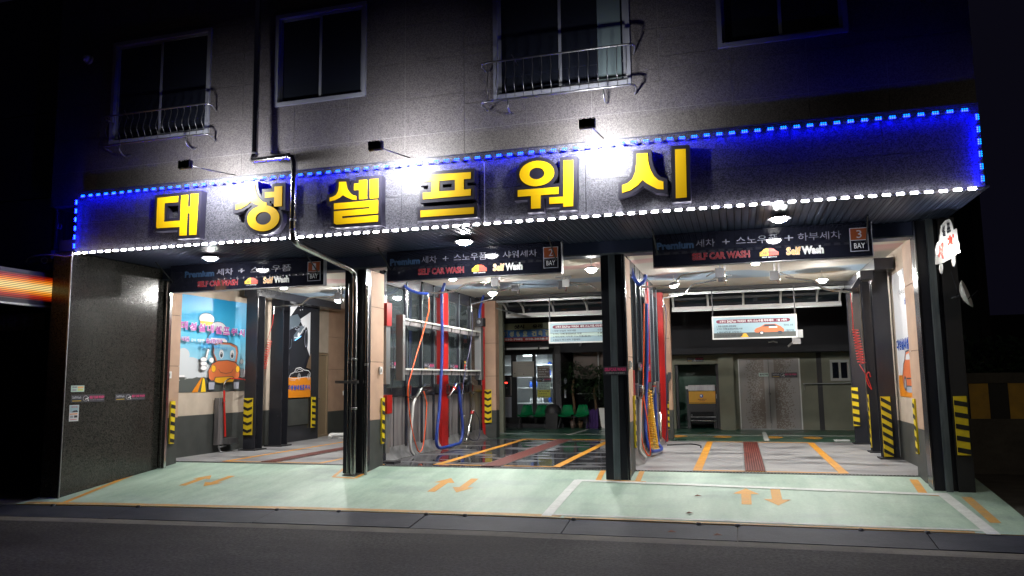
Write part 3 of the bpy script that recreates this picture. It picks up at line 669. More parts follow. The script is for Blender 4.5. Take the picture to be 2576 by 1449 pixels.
part('frame', MB().box(-12.16, -12.08, 20.24, 20.3, .0, 2.48, 'door_tan').box(-12.16, -12.08, 21.22, 21.28, .0, 2.48, 'door_tan').box(-12.16, -12.08, 20.3, 21.22, 2.43, 2.48, 'door_tan').box(-12.16, -12.02, 20.25, 21.28, 0, .05, 'door_tan'), d_)
part('glass', MB().box(-12.12, -12.115, 20.45, 20.68, 1.5, 1.95, 'window_glass'), d_); part('handle', MB().tube([(-12.12, 20.73, 1.12), (-12.05, 20.73, 1.12), (-12.05, 20.6, 1.12)], .014, 'stainless', 6), d_)
part('sticker', MB().box(-12.12, -12.116, 20.42, 20.66, 1.05, 1.25, 'maroon_bar'), d_); part('sticker', MB().box(-12.12, -12.116, 20.45, 20.66, 2.1, 2.22, 'ad_blue'), d_)
# the right bay right wall
part('wall_core', MB().box(2.985, 3.14, 13.2, 20.72, -.2, 3.95, 'backing'), bd)
for a, b in zip((13.86, 15.2, 17.0, 18.2), (15.2, 17.0, 18.2, 20.7)):
    part('wall_base', MB().box(2.95, 2.984, a+.002, b-.002, 0, .73, 'wainscot'), bd); part('wall_render', MB().box(2.952, 2.984, a+.002, b-.002, .732, 3.95, 'beige_render'), bd)
for (y0, x0, x1, wd) in ((16.5, 2.6, 2.90, .2), (17.85, 2.62, 2.86, .18), (20.0, 2.6, 2.88, .2)):
    c = part('steel_column', MB().box(x0, x1, y0, y0+.018, 0, 3.6, 'black_steel').box(x0, x1, y0+wd, y0+wd+.018, 0, 3.6, 'black_steel').box((x0+x1)/2-.01, (x0+x1)/2+.01, y0+.018, y0+wd, 0, 3.6, 'black_steel'), bd)
    part('base_plate', MB().box(x0-.06, x1+.04, y0-.1, y0+wd+.1, 0, .025, 'black_matte'), c)
part('steel_beam', MB().box(2.58, 2.92, 15.9, 20.3, 3.6, 3.82, 'black_steel'), bd)

# ================================================================= BIG LETTERS ON THE CANOPY FRONT
def pz(p, ox, oy, s, y): q = hit(*Z(p[0], p[1], ox, oy, s), 1, y); return (q.x, q.z)
def offset_convex(P, d):
    # mitred outline of a convex polygon given as (x, z)
    A = sum(P[i][0]*P[(i+1) % len(P)][1]-P[(i+1) % len(P)][0]*P[i][1] for i in range(len(P)))
    if A < 0: P = P[::-1]
    n = len(P); out = []
    for i in range(n):
        a, b, c = Vector(P[i-1]), Vector(P[i]), Vector(P[(i+1) % n]); e1 = (b-a).normalized(); e2 = (c-b).normalized()
        n1 = Vector((e1.y, -e1.x)); n2 = Vector((e2.y, -e2.x)); m = (n1+n2); k = 1+n1.dot(n2)
        v = b+m*(d/max(k, .35)); out.append((v.x, v.y))
    return out
def ring(cx, cy, rx, ry, ix, iy, sh, n=28):
    o = [(cx+rx*math.cos(t), cy+ry*math.sin(t)-sh*rx*math.cos(t)) for t in [2*math.pi*i/n for i in range(n)]]
    q = [(cx+ix*math.cos(t), cy+iy*math.sin(t)-sh*ix*math.cos(t)) for t in [2*math.pi*i/n for i in range(n)]]
    return [[o[i], o[(i+1) % n], q[(i+1) % n], q[i]] for i in range(n)], [o]
SIOT = [[(1697, 245), (1837, 235), (1845, 335), (1694, 350)], [(1694, 350), (1845, 335), (1868, 435), (1678, 480)], [(1678, 480), (1868, 435), (1920, 530), (1772, 580), (1640, 570)],
        [(1640, 570), (1772, 580), (1712, 648), (1580, 622)], [(1580, 622), (1712, 648), (1620, 712), (1510, 748), (1510, 647)], [(1772, 580), (1920, 530), (1975, 583), (1835, 632)], [(1835, 632), (1975, 583), (2040, 602), (2043, 703), (1960, 697)]]
def siot(x0, y0, x1, y1):
    return [[(x0+(x-1510)/533*(x1-x0), y0+(y-235)/513*(y1-y0)) for x, y in P] for P in SIOT]
V1, V2, V3 = (580, 700, 600/2576), (1280, 640, 680/2576), (2020, 540, 800/2576)
rg1, ro1 = ring(2038, 745, 277, 222, 132, 111, .06); rg2, ro2 = ring(412, 498, 224, 164, 98, 75, .06)
LET = [
 ('dae', '대', 'leftmost of the six yellow Korean letters, box letter 대', V1, [[(220, 395), (578, 360), (573, 465), (216, 497)], [(220, 395), (348, 383), (325, 905), (215, 917), (199, 895)], [(199, 815), (600, 785), (598, 893), (210, 918)], [(630, 352), (750, 342), (718, 1037), (597, 1045)], [(795, 330), (925, 325), (888, 1028), (765, 1033)], [(740, 552), (800, 547), (790, 655), (735, 660)]], []),
 ('seong', '성', 'second yellow Korean letter, 성 with a round base, left of the drain pipe', V1, siot(1567, 165, 2097, 597)+[[(2065, 298), (2228, 288), (2228, 385), (2065, 395)], [(2228, 202), (2362, 193), (2357, 538), (2220, 545)]]+rg1, ro1),
 ('sel', '셀', 'third yellow Korean letter, 셀, just right of the drain pipe', V2, siot(150, 330, 557, 632)+[[(520, 362), (600, 357), (600, 455), (520, 460)], [(598, 310), (718, 302), (717, 588), (597, 598)], [(760, 297), (887, 285), (885, 577), (760, 587)], [(217, 660), (885, 605), (885, 700), (217, 752)], [(755, 700), (885, 690), (885, 810), (755, 820)], [(217, 780), (885, 725), (885, 810), (217, 865)], [(217, 780), (342, 770), (340, 960), (217, 965)], [(217, 895), (885, 838), (883, 935), (250, 980), (217, 960)]], []),
 ('peu', '프', 'fourth yellow Korean letter, 프, split into an upper and a lower box', V2, [[(1560, 235), (2288, 185), (2288, 285), (1560, 335)], [(1690, 325), (1810, 317), (1808, 478), (1690, 487)], [(2048, 300), (2182, 293), (2182, 452), (2048, 460)], [(1565, 498), (2288, 442), (2288, 540), (1565, 597)], [(1527, 768), (2335, 717), (2333, 815), (1527, 870)]], []),
 ('wo', '워', 'fifth yellow Korean letter, 워, with a ring on top', V3, rg2+[[(165, 712), (692, 670), (692, 760), (165, 798)], [(337, 785), (462, 778), (460, 945), (337, 952)], [(572, 805), (752, 795), (752, 880), (572, 890)], [(755, 332), (883, 325), (880, 918), (752, 928)]], ro2),
 ('si', '시', 'rightmost of the six yellow Korean letters, 시', V3, siot(1510, 235, 2043, 748)+[[(2190, 188), (2328, 180), (2342, 805), (2202, 817)]], [])]
FYL = 10.66
for nm, ch, lab, vw, pcs, big in LET:
    t = T('box_letter', lab, 'sign letter', (pz(pcs[0][0], *vw, FYL)[0], FY, 4.4), 'yellow box letters on the canopy front')
    body = MB(); src = big+[p for p in pcs if not (big and p in (rg1+rg2))]
    for i, P in enumerate(src):
        Q = offset_convex([pz(p, *vw, FYL) for p in P], .055); y = FYL-.0007*(i % 9)
        body.prism([(x, y, z) for x, z in Q], (0, FY-.006-y, 0), 'letter_black')
    part('letter_case', body, t); face = MB()
    for i, P in enumerate(pcs):
        Q = [pz(p, *vw, FYL) for p in P]; y = FYL-.011-.0003*(i % 7)
        A = sum(Q[k][0]*Q[(k+1) % len(Q)][1]-Q[(k+1) % len(Q)][0]*Q[k][1] for k in range(len(Q)))
        if A < 0: Q = Q[::-1]
        face.prism([(x, y, z) for x, z in Q], (0, .006, 0), 'letter_yellow')
    part('letter_face', face, t)

# ================================================================= LED STRIPS
def led_strip(label, a, b, n, colour, axis):
    t = T('led_strip', label, 'LED strip', tuple(a)); a = Vector(a); b = Vector(b); d = (b-a)/n
    part('wire', MB().tube([a+Vector((0, .004, -.012)), b+Vector((0, .004, -.012))], .0035, 'wire' if colour == 'blue' else 'grey_print', 4), t)
    mb = MB(); h = d.normalized(); up = Vector((0, 0, 1)) if axis == 'x' else Vector((1, 0, 0)); o = a+d*.5
    l = .042; q = []
    if colour == 'white':
        mb.lathe(o+h*(-l), [(0, 0), (.012, .002), (.012, 2*l-.002), (0, 2*l)], 'led_white', 8, h).box(o.x-l-.008, o.x+l+.008, o.y+.012, o.y+.018, o.z-.02, o.z+.022, 'white_plastic')  # backing plate added to keep the tube's light from shining backwards
    else:
        for k, (dz, mm, rr) in enumerate(((.013, 'led_cyan', .0075), (-.010, 'led_blue', .0085))):
            for j in (-1, 0, 1): mb.lathe(o+h*(j*.027)+up*dz+Vector((0, -.008, 0)), [(0, -.011), (rr, -.006), (rr, .006), (0, .011)], mm, 6, h)
        mb.box(*( (o.x-l, o.x+l, o.y, o.y+.006, o.z-.006, o.z+.006) if axis == 'x' else (o.x-.006, o.x+.006, o.y, o.y+.006, o.z-l, o.z+l)), 'wire')
    s_ = part('led_module', mb, t)
    for i in range(1, n):
        c = s_.copy(); COL.objects.link(c); c.location = d*i+Vector((0, 0, random.uniform(-.002, .002)))
    return t
led_strip('string of blue LED modules along the top edge of the canopy front', (-11.08, 10.72, 4.935), (3.0, 10.72, 4.935), 84, 'blue', 'x')
led_strip('string of blue LED modules down the left end of the canopy front', (-11.13, 10.72, 4.91), (-11.13, 10.72, 3.97), 6, 'blue', 'z')
led_strip('string of blue LED modules down the right end of the canopy front', (3.05, 10.72, 4.91), (3.05, 10.72, 3.95), 6, 'blue', 'z')
led_strip('string of white LED modules along the bottom edge of the canopy front', (-11.2, 10.775, 3.925), (3.03, 10.775, 3.925), 86, 'white', 'x')

# ================================================================= FLOODLIGHTS
def light(name, kind, loc, e, parent, size=.1, rot=None, col=(1, 1, 1), sy=None, spread=None):
    l = bpy.data.lights.new(name, kind); l.energy = e; l.color = col
    if kind == 'AREA':
        l.shape = 'RECTANGLE'; l.size = size; l.size_y = sy or size
        if spread: l.spread = spread
    else: l.shadow_soft_size = size
    o = bpy.data.objects.new(name, l); COL.objects.link(o); o.parent = parent; o.location = Vector(loc)-Vector(org(parent))
    if rot: o.rotation_euler = rot
    return o
for i, (x, y, lab) in enumerate(((-8.18, 9.88, 'finned black floodlight on an arm, left of the drain pipe'), (-4.93, 9.94, 'finned black floodlight on an arm above the third and fourth letter'), (-1.80, 9.94, 'finned black floodlight on an arm below the tall railed window'))):
    z = 5.02; t = T('floodlight', lab, 'floodlight', (x, y, z), 'floodlights over the canopy letters')
    mb = MB().box(x-.11, x+.11, y, y+.045, z-.065, z+.065, 'black_matte'); part('housing', mb, t)
    for k in range(10): part('fin', MB().box(x-.108+k*.0225, x-.1+k*.0225, y-.028-.006*(k % 2), y-.001, z-.055, z+.06+.012*(k % 2), 'black_matte'), t)
    part('lens', MB().box(x-.095, x+.095, y+.046, y+.05, z-.05, z+.05, 'bulb'), t)
    part('arm', MB().tube([(x+.02, y+.03, z+.0), (x+.03, y+.5, z+.05), (x+.03, WY-.01, z+.14)], .009, 'black_matte', 6), t)
    light('flood_beam', 'AREA', (x, y+.065, z), FLOOD_W, t, .2, (math.radians(86), 0, 0), (.97, .97, 1), .13, math.radians(146))

# ================================================================= LAMPS UNDER THE CANOPY AND IN THE BAYS
for x, y, lab in ((-9.19, 11.87, 'round lamp under the canopy in front of the left bay sign'), (-4.28, 11.93, 'round lamp under the canopy in front of the middle bay sign'), (.68, 11.75, 'round lamp under the canopy in front of the right bay sign')):
    t = T('canopy_lamp', lab, 'lamp', (x, y, 3.94), 'round lamps under the canopy')
    part('shade', MB().lathe((x, y, 3.94), [(.0, 0), (.09, 0), (.17, -.045), (.175, -.05), (.165, -.05), (.08, -.01), (0, -.01)], 'charcoal', 20), t)
    part('bulb', MB().lathe((x, y, 3.94), [(0, -.10), (.05, -.095), (.10, -.075), (.12, -.05), (.1, -.02), (0, -.015)], 'bulb_canopy', 16), t)
for x, y, vis, lab in ((-9.95, 18.0, 1, 'hanging bulb lamp near the back of the left bay ceiling'), (-5.72, 18.0, 1, 'hanging bulb lamp near the back of the middle bay ceiling'), (-1.34, 18.0, 1, 'hanging bulb lamp over the red post side of the right bay'), (1.90, 18.4, 1, 'hanging bulb lamp at the right side of the right bay'),
                       (-2.67, 14.8, 1, 'big round bulb lamp at the front right of the middle bay'), (-9.6, 14.9, 0, 'bulb lamp near the front of the left bay behind its sign'), (-5.6, 14.9, 0, 'bulb lamp near the front left of the middle bay behind its sign'), (.4, 14.9, 0, 'bulb lamp near the front of the right bay behind its sign')):
    t = T('bay_lamp', lab, 'lamp', (x, y, 3.95), 'bulb lamps hanging in the bays'); zz = 3.74
    part('cord', MB().tube([(x, y, 3.95), (x, y, zz+.05)], .008, 'white_plastic', 6), t)
    part('shade', MB().lathe((x, y, zz), [(.02, .06), (.06, .045), (.14, .0), (.145, -.004), (.13, 0), (.05, .035), (0, .04)], 'galvanised', 18), t)
    part('bulb', MB().lathe((x, y, zz), [(0, -.075), (.05, -.065), (.085, -.03), (.09, 0), (.05, .03), (0, .034)], 'bulb_bay', 14), t)
q = hit(868, 790, 1, 22.6); t = T('wall_lamp', 'dark wall lamp with a warm bulb on the far wall of the left bay', 'lamp', tuple(q))
part('shade', MB().lathe(q, [(.02, .2), (.12, .14), (.16, .02), (.15, .02), (.1, .12), (0, .15)], 'black_matte', 14, (0, 0, 1)), t); part('bulb', MB().lathe(q, [(0, -.06), (.06, -.04), (.09, .02), (.05, .1), (0, .12)], 'bulb_warm', 12), t)
part('arm', MB().tube([(q.x, q.y, q.z+.17), (q.x-.05, q.y+.25, q.z+.3), (q.x-.05, 23.0, q.z+.3)], .015, 'black_matte', 6), t); light('lamp_light', 'POINT', (q.x, q.y, q.z-.12), 40, t, .06, None, (1, .85, .6))

# ================================================================= BAY SIGNS
def bay_sign(x0, x1, num, extra, lab, yb=12.68):
    z0, z1 = 3.41, 3.94; t = T('bay_sign', lab, 'sign', (x0, yb, z0), 'black bay signs hanging under the canopy')
    part('board', MB().box(x0, x1, yb, yb+.10, z0, z1, 'sign_board'), t); part('bottom_edge', MB().box(x0, x1, yb-.006, yb+.1, z0-.014, z0-.001, 'brushed'), t); part('side_edge', MB().box(x1+.001, x1+.012, yb-.004, yb+.1, z0, z1, 'grey_print'), t)
    for x in (x0+.08, x1-.08): part('strut', MB().tube([(x-.03, 12.2, 3.95), (x, yb-.02, z0+.2)], .012, 'black_matte', 5), t)
    P = Plane((x0, yb-.0015, z0), (1, 0, 0), (0, 0, 1), x1-x0, z1-z0)
    for a, b, c, body, m_, of in extra: P.text(body, a, b, c, b+.235 if body != '+' else b+.16, m_, of).flush('lettering', t)
    P.otext('SELF CAR WASH', .19, .14, .46, .36, 'maroon_print', 'grey_print', .045, .055).flush('lettering', t)
    P.poly([(.505, .16), (.505, .27), (.515, .30), (.525, .36), (.535, .38), (.56, .38), (.57, .36), (.58, .30), (.59, .27), (.59, .16)], 'logo_red'); P.poly([(.505, .16), (.505, .27), (.515, .30), (.525, .36), (.535, .38), (.545, .38), (.545, .16)], 'logo_yellow')
    P.text('CAR WASH', .508, .18, .588, .29, 'maroon_print', .02); P.text('BEST SERVICE', .515, .10, .582, .135, 'white_print', .02).flush('emblem', t)
    P.otext('Self', .625, .14, .69, .38, 'orange_print', 'white_print', .04, .055); P.otext('Wash', .694, .14, .79, .38, 'white_print', 'white_print', .04, .06).flush('lettering', t)
    P.rect(.905, .14, .985, .83, 'grey_print'); P.rect(.909, .16, .981, .46, 'sign_board'); P.rect(.909, .48, .981, .81, 'orange_square'); P.text(num, .935, .53, .957, .76, 'grey_print', .0); P.text('BAY', .922, .23, .968, .38, 'white_print', .0)
    P.flush('number_plate', t); return t
bay_sign(-10.74, -7.33, '1', [(.10, .52, .30, 'Premium', 'blue_print', .05), (.315, .54, .425, '세차', 'dim_print', .02), (.46, .58, .50, '+', 'dim_print', .02), (.54, .55, .80, '스노우폼', 'dim_print', .0)], 'leftmost black bay sign with an orange number one')
bay_sign(-6.04, -2.80, '2', [(.02, .52, .20, 'Premium', 'blue_print', .05), (.21, .54, .30, '세차', 'dim_print', .0), (.335, .58, .37, '+', 'dim_print', 0), (.40, .55, .59, '스노우폼', 'dim_print', 0), (.62, .58, .66, '+', 'dim_print', 0), (.68, .55, .87, '샤워세차', 'dim_print', 0)], 'middle black bay sign with an orange number two')
bay_sign(-1.26, 2.05, '3', [(.02, .52, .20, 'Premium', 'blue_print', .05), (.21, .54, .30, '세차', 'dim_print', .0), (.335, .58, .37, '+', 'dim_print', 0), (.40, .55, .59, '스노우폼', 'dim_print', 0), (.62, .58, .66, '+', 'dim_print', 0), (.68, .55, .87, '하부세차', 'dim_print', 0)], 'rightmost black bay sign with an orange number three')

# ================================================================= DOWNPIPES
t = T('drain_pipe', 'long steel rain pipe stepping over the canopy front and down the pillar', 'pipe', (-7.6, 10.7, 5))
pts = [hit(634, -30, 1, 10.72), hit(628, 390, 1, 10.68)]; a = pts[1]; b = hit(742, 417, 1, 10.62)
P = [(pts[0].x, 10.9, 9.0), (a.x, 10.82, a.z+.05)]+[(a.x+.02, 10.74, a.z-.07), (a.x+.10, 10.68, a.z-.11)]+[(b.x-.12, 10.62, a.z-.115), (b.x-.03, 10.6, a.z-.15), (b.x, 10.6, a.z-.24)]
c = hit(744, 600, 1, 10.6); e_ = hit(893, 685, 1, 12.98)
P += [(b.x, 10.6, c.z+.12), (b.x+.0, 10.62, c.z), (b.x+.03, 10.70, c.z-.07), (e_.x-.05, 12.85, e_.z+.06), (e_.x, 12.97, e_.z-.02), (e_.x+.01, 12.98, e_.z-.12), (e_.x+.01, 12.98, -.08)]
part('pipe', MB().tube(P, .052, 'stainless', 14), t)
for z in (c.z+.28,): part('clamp', MB().lathe((b.x, 10.6, z), [(.056, 0), (.06, .01), (.06, .03), (.056, .04)], 'brushed', 12), t)
for p in (P[1], P[4], P[7]): part('clamp', MB().lathe(p, [(.053, -.03), (.059, -.02), (.059, .02), (.053, .03)], 'brushed', 12, (0, 0, 1) if p != P[4] else (1, 0, 0)), t)
for z in (1.1, 2.0): part('clamp', MB().lathe((e_.x+.01, 12.98, z), [(.056, 0), (.06, .01), (.06, .03), (.056, .04)], 'brushed', 12), t)
for dx, lab in ((.0, 0),):
    t = T('drain_pipe', 'thin steel pipe on the pillar just right of the long rain pipe', 'pipe', (e_.x+.24, 12.99, 0)); part('pipe', MB().tube([(e_.x+.25, 13.0, 3.4), (e_.x+.25, 13.0, -.08)], .03, 'stainless', 10), t); part('clamp', MB().lathe((e_.x+.25, 13.0, 1.9), [(.034, 0), (.038, .01), (.038, .03), (.034, .04)], 'brushed', 10), t)
t = T('drain_pipe', 'thin steel pipe on the pillar at the left edge beside the long rain pipe', 'pipe', (e_.x-.12, 12.99, 0)); part('pipe', MB().tube([(e_.x-.12, 13.02, 3.45), (e_.x-.12, 13.02, -.08)], .026, 'stainless', 10), t); part('clamp', MB().lathe((e_.x-.12, 13.02, 1.95), [(.03, 0), (.034, .01), (.034, .03), (.03, .04)], 'brushed', 10), t)
solo('bracket', MB().box(-7.17, -6.70, 12.88, 12.905, 1.58, 1.63, 'brushed'), 'flat steel bracket across the pipes on the pillar between left and middle bay', 'bracket')

# ================================================================= WINDOW RAILINGS
def railing(x0, x1, zb, zt, n, lab):
    t = T('window_railing', lab, 'railing', (x0, 11.0, zb), 'steel railings under the upper windows')
    def rail(z, yf, r): return MB().tube([(x0-.02, WY-.03, z-.06), (x0-.06, yf+.08, z-.02), (x0-.03, yf+.02, z), (x0+.05, yf, z), (x1-.05, yf, z), (x1+.03, yf+.02, z), (x1+.06, yf+.08, z-.02), (x1+.02, WY-.03, z-.06)], r, 'rail_steel', 8)
    part('rail', rail(zt, WY-.26, .015), t, 'top rail'); part('rail', rail(zb, WY-.26, .017), t, 'bottom rail')
    for i in range(n):
        x = x0+.06+(x1-x0-.12)*i/(n-1); part('baluster', MB().tube(spline([(x, WY-.26, zt), (x, WY-.245, zb+.45), (x, WY-.30, zb+.24), (x, WY-.24, zb+.12), (x, WY-.26, zb)], 3), .0065, 'rail_steel', 5), t)
    for x in (x0+(x1-x0)*.17, x0+(x1-x0)*.82):
        part('bracket', MB().tube(spline([(x, WY-.26, zb), (x, WY-.27, zb-.12), (x+.01, WY-.15, zb-.2), (x+.01, WY-.02, zb-.14)], 4), .014, 'rail_steel', 6), t)
    part('stay', MB().tube([(x0+(x1-x0)*.2, WY-.28, zt+.07), (x0+(x1-x0)*.24, WY-.25, zt-.1)], .009, 'rail_steel', 5), t)
railing(-10.72, -8.58, 5.86, 6.40, 16, 'dim curved steel railing under the leftmost upper window')
railing(-3.55, -1.30, 5.84, 6.46, 16, 'curved steel railing under the tall upper window above the letters')
p = hit(219, 148, 1, WY-.06); t = T('vent_cap', 'small round vent cap on the dark upper wall left of the windows', 'vent', tuple(p)); part('cap', MB().lathe(p, [(0, -.04), (.07, -.03), (.09, .02), (.09, .06)], 'white_plastic', 14, (0, 1, 0)), t); part('hood', MB().lathe(p+Vector((0, -.02, 0)), [(.1, 0), (.105, .02)], 'brushed', 14, (0, 1, 0)), t)
p = hit(151, 570, 1, 11.2)
# stray cables of the LED wiring
for pl, lab in (([(1053, 395), (1058, 405), (1054, 428), (1052, 440)], 'loose black cable hanging over the canopy edge above the fourth letter'), ([(1218, 408), (1219, 480), (1219, 560)], 'pale cable running down the canopy front between the fourth and fifth letter')):
    P = [hit(a, b, 1, 10.76) for a, b in pl]; solo('cable', MB().tube(spline(P, 4), .006, 'wire' if 'black' in lab else 'grey_print', 5), lab, 'cable', tuple(P[0]))

# ================================================================= WASH WALLS BETWEEN THE BAYS
def sticker(P, a, b, c, d, wash=True):   # small black sign with round gun emblem
    P.rect(a, b, c, d, 'dark_print'); w_, h_ = c-a, d-b
    P.text('SelfWash', a+w_*.04, b+h_*.48, a+w_*.30, b+h_*.82, 'grey_print', .03); P.rect(a+w_*.04, b+h_*.18, a+w_*.30, b+h_*.24, 'logo_yellow')
    for i in range(10):
        t0 = math.pi*(.15+i*.17); t1 = t0+.36
        P.line([(a+w_*.42+w_*.075*math.cos(t), b+h_*.5+h_*.34*math.sin(t)) for t in (t0, t1)], .10*h_*P.h, 'grey_print')
    P.line([(a+w_*.40, b+h_*.38), (a+w_*.50, b+h_*.6)], .12*h_*P.h, 'white_print'); P.line([(a+w_*.47, b+h_*.5), (a+w_*.50, b+h_*.15)], .10*h_*P.h, 'white_print')
    P.text('SELF CAR WASH', a+w_*.52, b+h_*.45, a+w_*.97, b+h_*.80, 'pink_print', .05); P.text('프리미엄 셀프세차 서비스를 제공합니다', a+w_*.52, b+h_*.2, a+w_*.97, b+h_*.36, 'grey_print', .0)
def wash_wall(x, ya, yb, sgn, lab, front=True):
    # sgn +1: panels face +x
    t = T('wash_partition', lab, 'partition', (x, ya, 0)); f = x+.06*sgn
    red = [(17.55, 18.08)] if sgn > 0 else [(17.5, 17.95)]
    # steel frame posts
    ys = [ya, ya+.86, 15.95, 16.75, 17.42, 18.2, 18.95, 19.75, yb-.25] if True else []
    for y in (14.5, 15.62, 16.48, 17.2, 18.15, 18.95, 19.85, 20.75):
        part('mullion', MB().box(x-.04, x+.05, y-.055, y+.055, .22, 3.9, 'black_steel').box(x+.05, x+.062, y-.012, y+.012, 1.45, 3.85, 'channel_steel'), t)
    part('rail', MB().box(x-.05, x+.062, 14.45, 20.8, 1.28, 1.47, 'black_steel'), t, 'black shelf rail at mid height'); part('rail', MB().box(x-.05, x+.05, 14.45, 20.8, 3.62, 3.9, 'black_steel'), t, 'top rail')
    for a, b in ((14.56, 15.56), (15.68, 16.42), (16.54, 17.14), (17.26, 17.5), (18.21, 18.89), (19.01, 19.79), (19.91, 20.69)):
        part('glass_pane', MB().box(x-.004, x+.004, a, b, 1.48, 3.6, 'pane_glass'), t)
    y = 14.56
    while y < 20.6:
        b = min(y+.43, 20.7)
        if not (y < 18.05 and b > 17.6): part('metal_panel', MB().box(x-.03, x+.03, y+.004, b-.004, .24, 1.27, 'grey_panel').box(x+.03, x+.036, y+.003, y+.02, .24, 1.27, 'charcoal'), t)
        y = b
    for a, b in ((14.5, 17.52), (18.12, 20.9)):
        k = 8; vs = []
        for i in range(k+1):
            yy = a+(b-a)*i/k; vs += [(x+.035, yy, .26), (x+.05+random.uniform(0, .02), yy, .12), (x+.16+random.uniform(-.04, .06), yy, .004)]
        fs = [(3*i+j, 3*i+3+j, 3*i+4+j, 3*i+1+j) for i in range(k) for j in (0, 1)]
        mb = MB(); mb.add(vs, [q[::-1] for q in fs], 'curb_sheet', True); part('splash_sheet', mb, t)
    return t
w12 = wash_wall(-7.0, 14.5, 20.8, 1, 'black framed glass and steel partition on the left of the middle bay')
w23 = wash_wall(-1.98, 14.5, 20.8, 1, 'black framed glass and steel partition on the left of the right bay')
def post(x, y, wd, dp, lab, z1=3.8):
    solo('steel_post', MB().box(x-dp/2, x+dp/2, y-wd/2, y+wd/2, .0, z1, 'red_paint').box(x-dp/2-.0, x+dp/2, y-wd/2-.006, y-wd/2-.001, .0, z1, 'red_paint'), lab, 'post', (x, y, 0))
post(-6.98, 17.80, .44, .16, 'wide red post in the middle of the glass partition of the middle bay')
post(-6.93, 21.35-.28, .26, .30, 'red post beside the back pier at the far end of the middle bay')
post(-1.86, 20.25, .26, .14, 'red post at the far end of the right bay partition')
post(-1.96, 17.8, .10, .10, 'narrow red post half hidden behind the right bay hoses')
# black steel end post and service boxes
solo('steel_post', MB().box(-6.98, -6.90, 14.30, 14.5, 0, 3.8, 'black_steel').box(-6.98, -6.6, 14.25, 14.55, .0, .025, 'black_matte'), 'black steel post at the street end of the middle bay partition', 'post', (-6.95, 14.4, 0))
t = T('service_column', 'grey plastic service tubes with two red collars beside the tan pier of the middle bay', 'cover', (-6.75, 14.1, 0))
part('tube', MB().box(-6.80, -6.64, 13.93, 14.12, 1.55, 2.7, 'galvanised'), t); part('tube', MB().box(-6.80, -6.64, 13.93, 14.12, .22, .98, 'galvanised'), t)
part('collar', MB().box(-6.82, -6.62, 13.92, 14.14, 2.7, 3.16, 'red_paint'), t); part('collar', MB().box(-6.82, -6.61, 13.92, 14.16, .98, 1.34, 'red_paint'), t)
part('cable', MB().tube(spline([(-6.62, 14.14, 2.7), (-6.59, 14.17, 2.2), (-6.6, 14.17, 1.7), (-6.63, 14.15, 1.4)], 5), .008, 'wire', 5), t)
solo('service_column', MB().box(-1.93, -1.80, 13.95, 14.1, 1.2, 1.75, 'red_paint'), 'small red collar behind the white switch of the right bay', 'cover', (-1.9, 14, 1.2))
# switches
for (px, py, pl, v, lab) in ((425, 943, 0, -11.19, 'white light switch on the tan pier left of the left bay'), (956, 932, 0, -6.65, 'white light switch on the tan pier between left and middle bay'), (1584, 918, 0, -1.79, 'white light switch on the tan pier between middle and right bay'), (864, 989, 0, -12.09, 'white wall socket on the far left wall behind the tan door')):
    q = hit(px, py, pl, v); t = T('wall_switch', lab, 'switch', tuple(q)); part('plate', MB().box(v, v+.03, q.y-.045, q.y+.045, q.z-.07, q.z+.07, 'white_plastic'), t)
    part('rocker', MB().box(v+.03, v+.045, q.y-.02, q.y+.02, q.z-.03, q.z+.04, 'white_metal'), t)
# mat rack: two shelves of square tube held by end plates
t = T('mat_rack', 'stainless mat clip rack standing off the glass partition of the middle bay', 'rack', (-6.7, 14.7, 1.6))
part('end_plate', MB().box(-6.78, -6.62, 14.68, 14.80, 1.62, 2.98, 'galvanised'), t); part('end_plate', MB().box(-6.80, -6.62, 19.75, 19.95, 1.62, 3.04, 'galvanised'), t)
for z in (2.84, 1.80):
    part('bar', MB().box(-6.75, -6.65, 14.82, 19.75, z-.06, z+.04, 'grey_panel').box(-6.745, -6.62, 14.83, 19.74, z+.04, z+.075, 'white_metal'), t)
    y = 15.1
    while y < 19.6: part('clip', MB().hexa([(-6.648, y, z+.02), (-6.63, y, z+.02), (-6.63, y+.02, z+.02), (-6.648, y+.02, z+.02)], [(-6.648, y-.05, z-.07), (-6.63, y-.05, z-.07), (-6.63, y-.03, z-.07), (-6.648, y-.03, z-.07)][::1], 'black_matte').box(-6.649, -6.636, y-.004, y+.022, z, z+.062, 'black_matte'), t); y += .62
t = T('camera_box', 'small black box with a lens on top of the far end of the mat rack', 'camera', (-6.62, 19.3, 3.0)); part('body', MB().box(-6.72, -6.52, 19.6, 19.85, 3.05, 3.27, 'black_matte').box(-6.70, -6.54, 19.58, 19.6, 3.08, 3.24, 'charcoal'), t); part('lens', MB().lathe((-6.62, 19.575, 3.16), [(.055, 0), (.05, -.012), (.03, -.014), (0, -.014)], 'brushed', 14, (0, 1, 0)), t)
